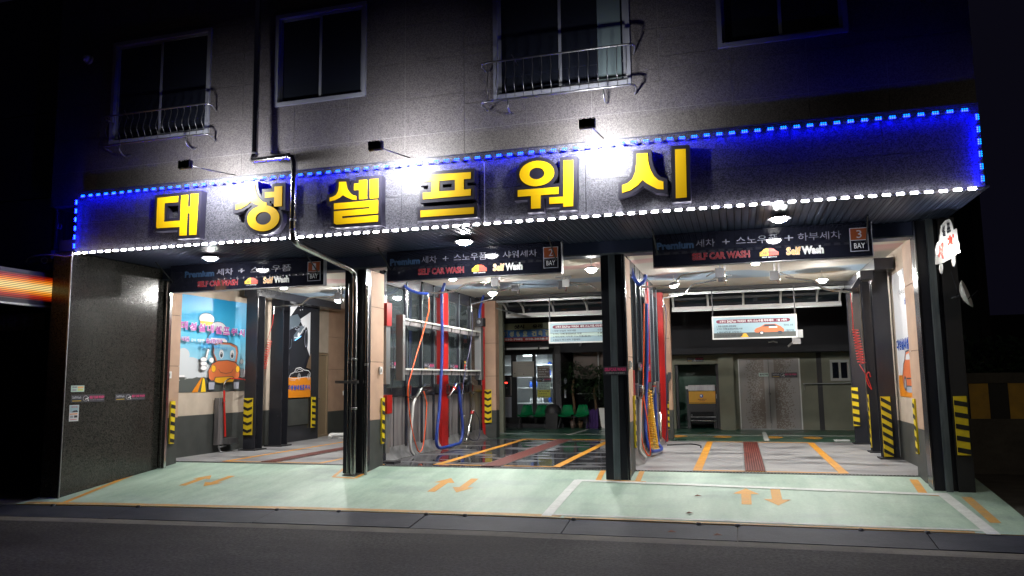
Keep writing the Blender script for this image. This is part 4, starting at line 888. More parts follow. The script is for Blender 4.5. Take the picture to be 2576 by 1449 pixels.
# stickers on the partition
for (y0, y1, lab) in ((14.62, 15.15, 'small black and pink sign on the glass behind the near end of the rack'), (16.55, 17.12, 'small black and pink sign on the glass left of the wide red post'), (18.22, 18.75, 'small black and pink sign on the glass right of the wide red post')):
    P = Plane((-6.93, y0, 1.86), (0, 1, 0), (0, 0, 1), y1-y0, .17); sticker(P, 0, 0, 1, 1); solo('small_sign', P.mb, lab, 'sign', (-6.93, y0, 1.86))
for (y0, y1, lab) in ((15.5, 16.0, 'nearer small pink and black sign on the right bay partition'), (17.0, 17.5, 'farther small pink and black sign on the right bay partition')):
    P = Plane((-1.9, y0, 1.75), (0, 1, 0), (0, 0, 1), y1-y0, .17); sticker(P, 0, 0, 1, 1); solo('small_sign', P.mb, lab, 'sign', (-1.9, y0, 1.75))
t = T('button_panel', 'narrow black panel with coloured round buttons near the far end of the middle bay partition', 'control panel', (-6.92, 19.2, 1.6))
part('plate', MB().box(-6.935, -6.90, 19.15, 19.48, 1.55, 2.16, 'black_matte'), t)
for k, m_ in enumerate(('logo_yellow', 'logo_red', 'logo_red', 'pink_print', 'blue_print', 'grey_print')): part('button', MB().lathe((-6.90, 19.24, 2.08-k*.085), [(0, .012), (.03, .01), (.034, 0)], m_, 10, (1, 0, 0)), t); part('label_strip', MB().box(-6.90, -6.897, 19.31, 19.42, 2.06-k*.085, 2.1-k*.085, 'grey_print'), t)
t = T('card_reader', 'narrow red and black card reader on the far red post of the middle bay', 'card reader', (-6.77, 21, 1.5))
part('body', MB().box(-6.775, -6.70, 21.02, 21.16, 1.1, 2.05, 'black_matte'), t); part('light', MB().box(-6.70, -6.697, 21.05, 21.12, 1.72, 1.77, 'red_led'), t); part('sticker', MB().box(-6.70, -6.697, 21.04, 21.14, 1.82, 2.02, 'white_print'), t); part('tray', MB().hexa([(-6.70, 21.02, 1.42), (-6.70, 21.16, 1.42), (-6.70, 21.16, 1.55), (-6.70, 21.02, 1.55)], [(-6.60, 21.02, 1.52), (-6.60, 21.16, 1.52), (-6.60, 21.16, 1.6), (-6.60, 21.02, 1.6)], 'charcoal'), t)
t = T('card_reader', 'narrow black card reader at the far end of the right bay partition', 'card reader', (-1.78, 20.4, 1.4))
part('body', MB().box(-1.84, -1.76, 20.52, 20.62, 1.0, 1.7, 'black_matte'), t); part('tray', MB().hexa([(-1.76, 20.52, 1.45), (-1.76, 20.62, 1.45), (-1.76, 20.62, 1.75), (-1.76, 20.52, 1.75)], [(-1.68, 20.52, 1.6), (-1.68, 20.62, 1.6), (-1.68, 20.62, 1.75), (-1.68, 20.52, 1.75)], 'charcoal'), t)

# ---------------- hoses (on planes parallel to the partitions)
def zc(*pts): return [Z(a, b, 1400, 900, 1000/1449) for a, b in pts]
def zz(*pts): return [Z(a, b, 1520, 1450, 480/1617) for a, b in pts]
def zh(*pts): return [Z(a, b, 2500, 1400, 260/785) for a, b in pts]
def onp(pts, ax, v): return [hit(a, b, ax, v) for a, b in pts]
def hose(name, label, cat, P, r, m, k=8, n=8): return solo(name, MB().tube(spline(P, k), r, m, n), label, cat, tuple(P[0]))
t = T('blue_hose', 'thick blue vacuum hose hanging in a loop before the red post of the middle bay', 'hose', (-6.5, 17, 3))
P = onp(zc((548, 340), (532, 420), (535, 700), (525, 940), (516, 1080), (503, 1210), (502, 1270), (520, 1292), (560, 1286), (610, 1272), (640, 1258), (652, 1200), (650, 1130), (638, 1030), (632, 960), (620, 925), (608, 935)), 0, -6.6)
part('tube', MB().tube(spline(P, 8), .036, 'blue_hose', 10), t)
a, b = onp(zz((1035, 295), (930, 470)), 0, -6.6); part('nozzle', MB().tube([a, a.lerp(b, .2), a.lerp(b, .25), a.lerp(b, .85), b], [.05, .055, .04, .035, .045], 'stainless', 10), t); part('grip', MB().tube([a.lerp(b, .28), a.lerp(b, .42)], .044, 'red_paint', 10), t)
t = T('blue_hose', 'blue hose swagged from behind the middle bay sign to the first ceiling boom', 'hose', (-6.7, 15.5, 3.6))
part('tube', MB().tube(spline([hit(*p, 1, 15.5) for p in zc((290, 325), (330, 365), (390, 393), (455, 398))], 8), .032, 'blue_hose', 10), t)
t = T('blue_hose', 'blue hose running down behind the second ceiling boom near the far red post', 'hose', (-6.6, 20, 3.6))
part('tube', MB().tube(spline(onp(zc((778, 395), (765, 440), (752, 500), (748, 570)), 0, -6.7), 8), .034, 'blue_hose', 10), t)
hose('orange_hose', 'long thin orange hose hanging from the first boom and looping up to the spray gun', 'hose', onp(zc((458, 420), (456, 500), (425, 620), (395, 720), (358, 850), (338, 930), (337, 1010), (350, 1130), (370, 1230), (395, 1308), (412, 1308), (425, 1270), (438, 1150), (444, 1050), (440, 1010), (428, 965)), 0, -6.5), .012, 'orange_hose')
hose('orange_hose', 'short red hose seen through the glass left of the long orange hose', 'hose', onp(zc((358, 455), (352, 600), (350, 850)), 0, -7.15), .018, 'red_hose')
hose('dark_hose', 'thin dark blue hose hanging from the second boom down to the silver sprayer', 'hose', onp(zc((706, 470), (710, 560), (706, 640), (690, 740), (668, 840), (650, 1000), (648, 1130), (660, 1200), (690, 1235), (720, 1250), (745, 1235), (754, 1180), (745, 1120), (722, 1082)), 0, -6.62), .012, 'dark_hose')
for pts, lab in ((((1245, 660), (1165, 1060)), 'silver spray lance with a red trigger leaning on the middle bay partition'), (((1133, 700), (1115, 900)), 'short silver spray lance just left of the lance with the red trigger')):
    a, b = onp(zz(*pts), 0, -6.78); t = T('spray_lance', lab, 'sprayer', tuple(b)); part('tube', MB().tube([a.lerp(b, .08), a.lerp(b, .8), a.lerp(b, .84), b], [.045, .045, .02, .02] if pts[0][0] > 1200 else [.03, .03, .015, .015], 'stainless', 10), t)
    if pts[0][0] > 1200: part('trigger', MB().tube([a, a.lerp(b, .1)], .05, 'red_paint', 8), t); part('outlet', MB().tube(spline([a, a+Vector((0, .12, .02)), a+Vector((0, .2, -.03))], 4), .015, 'white_hose', 6), t); part('foot', MB().tube([b+Vector((-.05, -.06, 0)), b, b+Vector((.02, .08, 0))], .012, 'stainless', 6), t)
t = T('spray_gun', 'chrome foam gun on a white hose at the near half of the middle bay partition', 'sprayer', (-6.6, 15.8, 1.3))
a, b = onp(zz((565, 345), (478, 490)), 0, -6.7); part('gun', MB().tube([a, a.lerp(b, .15), b], [.03, .055, .04], 'stainless', 10), t); part('trigger', MB().tube(spline([a, a+Vector((0, .09, -.08)), a+Vector((0, .06, -.2))], 4), .014, 'black_matte', 6), t)
part('white_tube', MB().tube(spline(onp(zz((478, 490), (450, 560), (436, 700), (425, 850), (412, 1000), (410, 1120), (420, 1200), (455, 1245)), 0, -6.7), 6), .028, 'white_hose', 8), t)
for (p, q, lab) in (((383, 300), (388, 450), 'steel gun holster behind the orange hose'), ((790, 290), (785, 410), 'steel gun holster left of the blue hose loop'), ((915, 290), (912, 420), 'steel gun holster right of the wide red post'), ((1090, 270), (1085, 390), 'steel gun holster behind the blue hose nozzle'), ((1238, 290), (1228, 395), 'steel gun holster nearest the far red post')):
    a, b = onp(zz(p, q), 0, -6.88); t = T('gun_holster', lab, 'holster', tuple(b), 'steel gun holsters along the middle bay partition'); part('sleeve', MB().box(-6.93, -6.84, b.y-.05, b.y+.05, b.z, a.z, 'brushed').box(-6.84, -6.835, b.y-.02, b.y+.02, b.z+.05, a.z-.03, 'red_paint'), t); part('lip', MB().tube([(-6.85, b.y-.06, b.z-.02), (-6.80, b.y-.02, b.z-.08)], .012, 'black_matte', 5), t)
# right bay hoses, seen almost end on
Xr = -1.62
t = T('blue_hose', 'thick blue vacuum hose looping down to the floor at the left of the right bay', 'hose', (Xr, 17, 2))
P = [hit(a, b, 1, y) for (a, b), y in zip(zh((262, -560), (268, 0), (258, 400), (250, 800), (248, 980), (262, 1090), (290, 1180), (330, 1225), (390, 1220), (435, 1205), (440, 1180), (405, 1130), (390, 1000), (375, 800), (362, 560), (350, 400)), [16.2]*3+[16.1, 16.0, 16.0, 16.0, 16.1, 16.5, 17.0, 17.4, 17.6, 17.6, 17.6, 17.6, 17.5])]
part('tube', MB().tube(spline(P, 8), .034, 'blue_hose', 10), t)
a, b = [hit(*p, 1, 17.5) for p in zh((348, 385), (335, 560))]; part('nozzle', MB().tube([a, a.lerp(b, .2), a.lerp(b, .3), b], [.05, .06, .045, .035], 'stainless', 10), t); part('grip', MB().tube([a.lerp(b, .25), a.lerp(b, .33)], .062, 'red_paint', 10), t)
hose('blue_hose', 'blue hose sagging from the ceiling at the top left corner of the right bay', 'hose', [hit(*Z(a, b, 2350, 950, 350/1014), 1, 15.3) for a, b in ((485, 270), (510, 380), (545, 480), (600, 540), (645, 515), (668, 470), (675, 430))], .035, 'blue_hose')
hose('orange_hose', 'bright orange hose hanging from the near boom of the right bay down to the floor', 'hose', [hit(*p, 1, 15.6) for p in zh((230, -560), (226, 0), (220, 300), (212, 560), (198, 760), (192, 960), (215, 1140), (255, 1240), (285, 1275), (305, 1262), (305, 1180), (285, 980), (262, 800), (235, 640), (222, 540))], .012, 'orange_hose')
hose('white_tube', 'white rigid hose with a bent foot at the near end of the right bay partition', 'hose', [hit(*p, 1, 15.2) for p in zh((198, 440), (185, 560), (180, 800), (180, 1100), (178, 1200), (205, 1250), (250, 1305))], .03, 'white_hose')
a, b = [hit(*p, 1, 15.2) for p in zh((205, 430), (190, 575))]; solo('spray_gun', MB().tube([a, a.lerp(b, .2), b], [.03, .055, .045], 'stainless', 10).tube([a, a+Vector((.05, 0, -.1))], .014, 'black_matte', 6), 'chrome foam gun on top of the white hose in the right bay', 'sprayer', tuple(b))
# coiled air hoses: real helices
def coil(P0, P1, r0, r1, turns, tr, m, name, lab, cat='hose', bulge=None, pre=(), post_=()):
    P0, P1 = Vector(P0), Vector(P1); d = (P1-P0).normalized(); a = d.orthogonal().normalized(); b = d.cross(a); pts = list(map(Vector, pre)); n = turns*9
    for i in range(n+1):
        t = i/n; r = r0+(r1-r0)*t; c = P0.lerp(P1, t**(.75 if bulge else 1)); q = 2*math.pi*turns*t; pts.append(c+(a*math.cos(q)+b*math.sin(q))*r)
    pts += list(map(Vector, post_)); return solo(name, MB().tube(pts, tr, m, 5), lab, cat, tuple(P0))
a, b = [hit(*p, 1, 16.6) for p in zh((290, 460), (330, 1190))]
coil(a, b, .05, .14, 30, .010, 'yellow_hose', 'coiled_hose', 'yellow orange coiled air hose hanging among the hoses of the right bay', bulge=1)
for pts, lab in ((((420, 740), (420, 1110)), 'right one of two silver spray lances at the right bay partition'), (((350, 780), (355, 1020)), 'left one of two silver spray lances at the right bay partition')):
    a, b = [hit(*p, 1, 18.6) for p in zh(*pts)]; solo('spray_lance', MB().tube([a, a.lerp(b, .08), a.lerp(b, .1), b], [.02, .03, .055, .05], 'stainless', 10), lab, 'sprayer', tuple(b))
hose('dark_hose', 'thin dark blue hose running down the red post of the right bay', 'hose', [hit(*p, 1, 19.6) for p in [Z(222, 440, 2500, 900, 1000/1449), Z(238, 520, 2500, 900, 1000/1449)]+zh((490, 100), (500, 500), (508, 900), (492, 1120))], .012, 'dark_hose')
for (p, q, y, lab) in (((160, 400), (140, 570), 15.4, 'nearest steel gun holster of the right bay'), ((320, 390), (305, 470), 17.0, 'steel gun holster beside the yellow coil of the right bay'), ((413, 380), (395, 520), 18.2, 'steel gun holster nearest the red post of the right bay')):
    a, b = [hit(*k_, 1, y) for k_ in zh(p, q)]; solo('gun_holster', MB().box(b.x-.04, b.x+.03, y, y+.09, b.z, a.z, 'brushed').tube([(b.x, y, b.z), (b.x+.05, y, b.z-.06)], .012, 'black_matte', 5), lab, 'holster', tuple(b))
# ---------------- ceiling booms
def boom(pts, y, base, lab, drop=None, dropm='red_hose'):
    P = [hit(a, b, 1, y) for a, b in pts]; q = hit(*base, 1, y); t = T('spray_boom', lab, 'boom', tuple(q), 'swinging steel spray booms under the ceiling')
    part('mount', MB().box(q.x-.20, q.x+.16, y-.05, y+.07, 3.925, 3.948, 'rail_steel').box(q.x-.06, q.x-.03, y-.03, y+.03, q.z, 3.925, 'rail_steel').box(q.x+.03, q.x+.06, y-.03, y+.03, q.z, 3.925, 'rail_steel'), t)
    part('swivel', MB().box(q.x-.14, q.x+.03, y-.035, y+.035, q.z-.14, q.z+.05, 'charcoal').lathe((q.x+.03, y, q.z-.2), [(0, 0), (.025, .0), (.03, .1), (.02, .25), (0, .25)], 'stainless', 8), t)
    part('arm', MB().tube(spline(P, 5), .021, 'stainless', 8), t)
    s = 1 if P[0].x > q.x else -1; part('spring', MB().tube([(q.x+s*.05, y, q.z+.02), (q.x+s*.32, y, q.z-.10)], .016, 'rail_steel', 6), t)
    if drop: e = P[0]; part('swivel_end', MB().tube([e, e+Vector((0, 0, -.06)), e+Vector((0, 0, -.2))], .016, 'stainless', 6), t)
    return t, P
Z5 = lambda *l: [Z(a, b, 600, 1000, 900/1449) for a, b in l]
boom(Z5((798, 362), (960, 354), (1000, 330), (1040, 308), (1195, 300)), 17.0, Z5((1225, 285))[0], 'steel spray boom in the left bay carrying the red coiled hose', 1)
boom(zc((455, 397), (600, 385), (640, 362), (690, 338), (850, 326)), 16.0, zc((855, 318))[0], 'near steel spray boom in the middle bay, tip by the blue hose', 1)
boom(zc((705, 460), (815, 430), (832, 410), (860, 383), (950, 366)), 18.2, zc((970, 350))[0], 'far steel spray boom in the middle bay behind the bulb', 1)
t, P = boom(zc((1430, 372), (1400, 352), (1360, 340), (1300, 335), (1265, 335)), 17.2, zc((1242, 335))[0], 'short steel spray boom in the middle bay with a white plate, pointing right')
part('cover', MB().box(P[-1].x-.12, P[-1].x+.04, 17.1, 17.14, P[-1].z-.1, P[-1].z+.08, 'galvanised'), t)
ZO = lambda *l: [Z(a, b, 2500, 900, 1000/1449) for a, b in l]
boom(ZO((100, 360), (285, 345), (305, 315), (345, 290), (515, 267)), 15.6, ZO((565, 265))[0], 'near steel spray boom in the right bay, bright tip holding the orange hose', 1)
boom(ZO((220, 425), (340, 402), (365, 375), (400, 346), (530, 320)), 18.4, ZO((575, 292))[0], 'far steel spray boom in the right bay ending by the red post', 1)
boom(ZO((1312, 390), (1160, 372), (1120, 345), (1080, 322), (930, 305)), 16.4, ZO((880, 280))[0], 'steel spray boom in the right bay reaching to the right wall', 1)
# red coiled hoses
H = lambda l, y: [hit(a, b, 1, y) for a, b in l]
pa = H(Z5((798, 385), (790, 470), (772, 580)), 17.0); pb = H(Z5((728, 765), (672, 862)), 17.0)
coil(pa[-1], pb[0], .055, .07, 12, .0075, 'red_hose', 'coiled_hose', 'red coiled air hose hanging from the boom of the left bay', pre=pa[:-1], post_=[])
q = hit(*Z5((675, 862))[0], 0, -11.45)
hose('red_hose', 'red hose running from the coil over to the silver gun on the vacuum stand', 'hose', [pb[0], pb[0].lerp(pb[1], .6), H(Z5((676, 860)), 16.9)[0], H(Z5((640, 842)), 16.5)[0], H(Z5((575, 830)), 16.2)[0], H(Z5((520, 828)), 16.0)[0]], .012, 'red_hose')
ZRr = lambda *l: [Z(a, b, 3200, 850, 896/1443) for a, b in l]
pa = H(ZRr((325, 520), (335, 620), (355, 750)), 16.4); pb = H(ZRr((398, 975), (430, 1050), (462, 1135)), 16.4)
coil(pa[-1], pb[0], .055, .075, 13, .0075, 'red_hose', 'coiled_hose', 'red coiled air hose hanging at the right side of the right bay', pre=pa[:-1], post_=pb[1:])
hose('red_hose', 'small red hose loop against the far poster of the right wall', 'hose', H(ZRr((462, 1140), (440, 1110), (428, 1070), (432, 1040), (445, 1030), (455, 1060)), 16.6), .010, 'red_hose')
solo('steel_bracket', MB().box(2.35, 2.58, 16.1, 16.5, 3.45, 3.62, 'charcoal').hexa([(2.2, 16.2, 3.3), (2.3, 16.2, 3.3), (2.3, 16.4, 3.3), (2.2, 16.4, 3.3)], [(2.4, 16.2, 3.6), (2.5, 16.2, 3.6), (2.5, 16.4, 3.6), (2.4, 16.4, 3.6)], 'black_steel'), 'dark steel bracket with plastic wrap at the top of the right wall columns', 'bracket', (2.4, 16.3, 3.5))
# vacuum stand in the left bay
t = T('vacuum_stand', 'grey metal stand with a red hose and catch tray against the left bay wall', 'stand', (-11.8, 15.8, 0))
part('plate', MB().box(-11.86, -11.80, 15.64, 15.95, .18, 1.27, 'grey_panel').box(-11.80, -11.74, 15.64, 15.66, .18, 1.27, 'grey_panel'), t); part('tray', MB().box(-11.84, -11.62, 15.90, 16.24, .18, .32, 'brushed'), t); part('foot', MB().tube([(-11.78, 15.72, .16), (-11.74, 15.74, .02), (-11.70, 15.80, .01)], .02, 'brushed', 6).tube([(-11.78, 15.72, .12), (-11.76, 15.98, .14)], .02, 'brushed', 6), t)
P = [hit(a, b, 0, -11.75) for a, b in Z5((478, 905), (476, 870), (487, 845), (510, 830), (535, 828))]; part('gooseneck', MB().tube(spline(P, 5), .02, 'stainless', 8), t)
part('hose', MB().tube([hit(a, b, 0, -11.75) for a, b in Z5((478, 905), (478, 1000), (484, 1200))], .024, 'red_hose', 8), t); part('clamp', MB().lathe(P[0]+Vector((0, 0, -.3)), [(.028, 0), (.034, .01), (.034, .03), (.028, .04)], 'red_paint', 8), t)

# ================================================================= CORNER GUARDS
def guard(lab, o, u, w_, h_, style, side=None):
    P = Plane(o, u, (0, 0, 1), w_, h_, lay=.003); n_ = P.n; t = T('corner_guard', lab, 'corner guard', tuple(o), 'yellow and black corner guards')
    a = Vector(o); U = Vector(u)*w_; mb = MB(); D = n_*-.03; mb.prism([a, a+U, a+U+Vector((0, 0, h_)), a+Vector((0, 0, h_))], D, 'yellow'); part('pad', mb, t)
    k = max(3, round(h_/.17)); P.o += P.n*.002
    for i in range(k):
        y0 = (i+.25)/k; d = .42/k
        P.k = 0
        if style == 'diag': P.poly([(0, y0+d*.5), (1, y0-d*.1), (1, y0+d*.9), (0, y0+d*1.5)] if False else [(0, y0), (1, y0-d*.45), (1, y0+d*.55), (0, y0+d)], 'hazard_black')
        elif style == 'diag2': P.poly([(0, min(1, y0+d*1.7)), (0, min(1, y0+d*.6)), (1, max(0, y0-d*.9)), (1, max(0, y0+d*.2))], 'hazard_black')
        else: P.poly([(0, y0+d*.6), (.5, y0), (.5, y0+d*.9), (0, min(1, y0+d*1.5))], 'hazard_black'); P.k = 0; P.poly([(.5, y0), (1, y0+d*.6), (1, min(1, y0+d*1.5)), (.5, y0+d*.9)], 'hazard_black')
        P.flush('stripe', t)
    return t
guard('striped guard on the tan pier left of the left bay', (-11.165, 13.35, .40), (0, 1, 0), .13, .86, 'diag')
guard('chevron guard on the black steel column of the left bay', (-11.54, 16.31, .37), (1, 0, 0), .24, .88, 'chev')
guard('striped guard at the edge below the orange poster strip in the left bay', (-11.70, 19.72, .33), (0, 1, 0), .2, .86, 'diag')
guard('striped guard on the tan pier between left and middle bay', (-6.625, 13.74, .42), (0, 1, 0), .12, .87, 'diag')
guard('chevron guard on the back pier at the far left of the middle bay', (-6.90, 20.86, .42), (1, 0, 0), .20, .92, 'chev')
guard('thin striped guard seen edge on at the pier between middle and right bay', (-1.765, 13.72, .40), (0, 1, 0), .12, .9, 'diag')
guard('striped guard on the back pier beside the red post of the right bay', (-1.93, 20.86, .25), (1, 0, 0), .14, .98, 'diag')
guard('striped guard on the farthest steel column of the right wall', (2.56, 19.97, .42), (1, 0, 0), .14, .9, 'diag')
guard('wide diagonal striped guard on the nearest steel column of the right wall', (2.62, 16.465, .05), (1, 0, 0), .17, 1.14, 'diag2')
guard('thin striped guard seen edge on at the right end pier', (2.655, 13.78, .36), (0, -1, 0), .14, .86, 'diag')
guard('large striped guard on the black post beyond the right end of the building', (3.02, 12.80, .43), (1, 0, 0), .17, .85, 'diag')
guard('thin striped guard on the second steel column of the right wall', (2.61, 17.98, .1), (0, -1, 0), .12, 1.1, 'diag')

# ================================================================= POSTERS (flat prints)
def frame4(pts, ax, v): return [hit(a, b, ax, v) for a, b in pts]
# big cartoon car poster on the left wall
y0, y1, z0, z1 = 14.30, 16.20, 1.42, 3.62
y1 = 16.83
t = T('wall_poster', 'large blue vinyl poster with a cartoon car on the left bay wall', 'poster', (-11.9, y0, z0))
P = Plane((-11.896, y0, z0), (0, 1, 0), (0, 0, 1), y1-y0, z1-z0); P.rect(0, 0, 1, 1, 'poster_sky'); P.flush('sheet', t)
P.poly([(0, 0), (1, 0), (1, .16), (.3, .175), (0, .17)], 'poster_road')
for cx, cy, rx, ry in ((.06, .27, .14, .10), (.10, .38, .08, .07), (.2, .25, .16, .11), (.33, .24, .14, .09), (.42, .22, .1, .07), (.02, .22, .1, .06), (.95, .20, .06, .05)): P.ell(cx, cy, rx, ry, 'poster_cloud')
P.rect(0, .155, .12, .175, 'white_print'); P.poly([(.22, 0), (.30, 0), (.36, .15), (.345, .15)], 'poster_orange'); P.poly([(.34, 0), (.41, 0), (.39, .13), (.365, .15)], 'logo_yellow'); P.line([(.02, .12), (.06, .125)], .01, 'white_print'); P.line([(.12, .135), (.17, .145)], .01, 'white_print'); P.flush('background', t)
# far cars: cream and blue, plain
P.ell(.39, .77, .11, .065, 'toon_dark'); P.ell(.39, .77, .105, .060, 'poster_white'); P.rect(.30, .70, .48, .745, 'toon_amber'); P.ell(.56, .68, .12, .075, 'toon_dark'); P.ell(.56, .68, .115, .07, 'poster_white'); P.ell(.56, .57, .155, .085, 'toon_dark'); P.ell(.56, .57, .148, .08, 'toon_blue'); P.rect(.45, .55, .66, .575, 'poster_white'); P.ell(.66, .545, .03, .022, 'white_print'); P.flush('far_cars', t)
# the near orange car, plain cartoon
P.poly([(.48, .50), (.55, .535), (.75, .535), (.85, .505), (.87, .44), (.85, .30), (.52, .30), (.47, .42)], 'toon_dark'); P.poly([(.50, .50), (.56, .525), (.74, .525), (.835, .50), (.855, .43), (.84, .31), (.54, .31), (.49, .42)], 'toon_orange')
P.poly([(.505, .49), (.56, .51), (.73, .51), (.82, .48), (.835, .42), (.82, .33), (.70, .345), (.55, .33), (.50, .41)], 'toon_glass')
P.poly([(.43, .14), (.42, .22), (.47, .30), (.56, .335), (.70, .345), (.83, .325), (.90, .26), (.91, .18), (.88, .125), (.46, .11)], 'toon_dark'); P.poly([(.44, .145), (.43, .22), (.48, .295), (.56, .325), (.70, .335), (.82, .315), (.885, .255), (.895, .18), (.87, .135), (.47, .12)], 'toon_orange')
for cx in (.50, .86): P.ell(cx, .245, .036, .04, 'toon_dark'); P.ell(cx, .245, .032, .036, 'toon_amber')
P.line([(.57, .24), (.60, .205), (.68, .195), (.76, .205), (.79, .24)], .012, 'toon_dark'); P.poly([(.50, .10), (.52, .155), (.78, .165), (.82, .14), (.80, .10), (.60, .085)], 'toon_dark'); P.poly([(.51, .103), (.53, .149), (.775, .158), (.81, .138), (.79, .105), (.60, .091)], 'toon_amber')
for cx in (.475, .84): P.poly([(cx-.045, .02), (cx+.045, .02), (cx+.05, .11), (cx-.05, .11)], 'toon_dark'); P.poly([(cx-.038, .025), (cx+.038, .025), (cx+.042, .10), (cx-.042, .10)], 'grey_print')
for cx in (.60, .76): P.ell(cx, .405, .033, .05, 'white_print'); P.ell(cx, .395, .019, .03, 'toon_dark'); P.ell(cx-.006, .41, .006, .01, 'white_print')
P.ell(.91, .33, .03, .03, 'toon_dark'); P.ell(.91, .33, .026, .027, 'white_print'); P.line([(.38, .36), (.40, .43), (.41, .46)], .08, 'toon_dark'); P.line([(.38, .36), (.40, .43), (.41, .45)], .06, 'white_print')
for k in range(3): P.ell(.345, .34-k*.045, .05, .027, 'toon_dark'); P.ell(.345, .34-k*.045, .045, .023, 'white_print')
P.ell(.45, .335, .035, .03, 'toon_dark'); P.ell(.45, .335, .031, .027, 'white_print'); P.flush('near_car', t)
for i, ch in enumerate('대성실내셀프워시'): P.otext(ch, .015+i*.117, .635-.004*i, .11+i*.117, .72-.004*i, 'purple_print', 'white_print', .05, .09)
P.flush('lettering', t)
P.otext('내몸', .03, .515, .13, .565, 'purple_print', 'white_print', .02, .08).flush('lettering', t); P.text('같이 깨끗한', .15, .515, .33, .55, 'white_print', .02); P.otext('실내환경에', .35, .51, .58, .56, 'purple_print', 'white_print', .02, .08).flush('lettering', t); P.text('상쾌한 하루', .28, .455, .56, .50, 'toon_blue', .03); P.text('를바꿉니다!', .57, .45, .74, .48, 'toon_blue', .0); P.flush('lettering', t)
# tall car photo poster with orange foot
t = T('wall_poster', 'tall narrow poster with a dark car photo above an orange foot, by the tan door', 'poster', (-11.75, 18.4, 1.2))
P = Plane((-11.765, 18.42, 1.2), (0, 1, 0), (0, 0, 1), 1.24, 2.75); P.rect(0, 0, 1, 1, 'photo_dark'); P.flush('sheet', t)
P.poly([(.15, .8), (.45, .92), (.45, .97), (.15, .9)], 'poster_white'); P.poly([(.55, .79), (1, .88), (1, .42), (.85, .52), (.82, .66), (.6, .76)], 'poster_white'); P.poly([(.05, .66), (.5, .72), (.6, .78), (.45, .84), (.05, .8)], 'photo_steel'); P.ell(.82, .60, .09, .12, 'photo_dark'); P.ell(.82, .60, .06, .09, 'grey_print'); P.ell(.82, .60, .05, .08, 'photo_dark')
P.poly([(.30, .56), (.70, .66), (.74, .72), (.6, .73), (.30, .62)], 'photo_steel'); P.line([(.32, .60), (.45, .60), (.62, .66), (.70, .70)], .03, 'white_print'); P.line([(.35, .57), (.6, .62)], .02, 'blue_glow'); P.ell(.5, .63, .05, .025, 'white_print')  # blue streak of the print is given a glow of its own
for i in range(14): P.ell(.2+.55*random.random(), .68+.05*random.random(), .015, .008, 'grey_print')
for i in range(10): P.ell(.2+.5*random.random(), .88+.08*random.random(), .015, .006, 'white_print')
P.poly([(0, .30), (.12, .32), (.10, .44), (0, .42)], 'charcoal'); P.line([(.03, .60), (.02, .46), (.16, .5), (.18, .58)], .02, 'photo_steel'); P.poly([(.8, .3), (1, .28), (1, .45), (.88, .38)], 'trunk'); P.flush('car_photo', t)
P.rect(0, 0, 1, .20, 'poster_orange'); P.flush('orange_foot', t)
P.line([(.1, .20), (.16, .235), (.3, .25), (.38, .29), (.55, .30), (.72, .275), (.9, .27), (.98, .24), (.96, .205)], .018, 'white_print'); P.line([(.1, .20), (.3, .185), (.5, .195), (.75, .205), (.96, .205)], .014, 'white_print'); P.line([(.34, .255), (.5, .285), (.66, .265), (.34, .25)], .01, 'white_print')
for cx in (.50, .90): 
    for rr in (1, .6): P.line([(cx+.055*rr*math.cos(q*math.pi/5), .205+.032*rr*math.sin(q*math.pi/5)) for q in range(11)], .011, 'white_print')
P.line([(.1, .2), (.12, .175), (.34, .17), (.36, .195)], .01, 'white_print'); P.flush('car_outline', t)
for i, ch in enumerate('대성실내셀프워시'): P.text(ch, .05+i*.115, .075, .145+i*.115, .125, 'bottle_blue', .06)
P.flush('lettering', t)
# small signs on the polished granite
def small(y0, y1, z0, z1, lab):
    P = Plane((-11.195, y0, z0), (0, 1, 0), (0, 0, 1), y1-y0, z1-z0); sticker(P, 0, 0, 1, 1); solo('small_sign', P.mb, lab, 'sign', (-11.195, y0, z0))
G = lambda *l: [hit(*Z(a, b, 240, 1480, 400/2070), 0, -11.195) for a, b in l]
a, b = G((218, 680), (920, 495)); small(a.y, b.y, a.z, b.z, 'left one of the two small black and pink signs on the granite wall')
a, b = G((1135, 640), (1760, 480)); small(a.y, b.y, a.z, b.z, 'right one of the two small black and pink signs on the granite wall')
a, b = G((222, 455), (505, 320)); P = Plane((-11.195, a.y, a.z), (0, 1, 0), (0, 0, 1), b.y-a.y, b.z-a.z); P.rect(0, 0, 1, 1, 'notice_pale'); P.rect(.1, .65, .45, .85, 'grey_print'); P.text('011 010', .1, .65, .45, .85, 'dark_print', .02); P.rect(.5, .55, .92, .85, 'orange_print'); P.rect(.1, .15, .4, .45, 'grey_print'); P.rect(.5, .2, .9, .4, 'notice_yellow')
solo('wall_sticker', P.mb, 'small cream sticker above the left pink sign on the granite wall', 'sticker', tuple(a))
a, b = G((180, 1068), (395, 722)); P = Plane((-11.195, a.y, a.z), (0, 1, 0), (0, 0, 1), b.y-a.y, b.z-a.z); P.rect(0, 0, 1, 1, 'poster_white'); P.rect(.05, .55, .95, .97, 'board_sky'); P.poly([(.2, .55), (.9, .55), (.8, .68), (.45, .66)], 'dark_print'); P.rect(.05, .42, .85, .48, 'poster_orange'); P.rect(.08, .22, .42, .36, 'grey_print'); P.rect(.5, .22, .85, .36, 'dark_print'); P.text('세차장', .15, .84, .8, .92, 'red_print', .02); P.rect(.1, .1, .8, .13, 'red_print')
solo('wall_sticker', P.mb, 'small tall poster under the left pink sign on the granite wall', 'sticker', tuple(a))
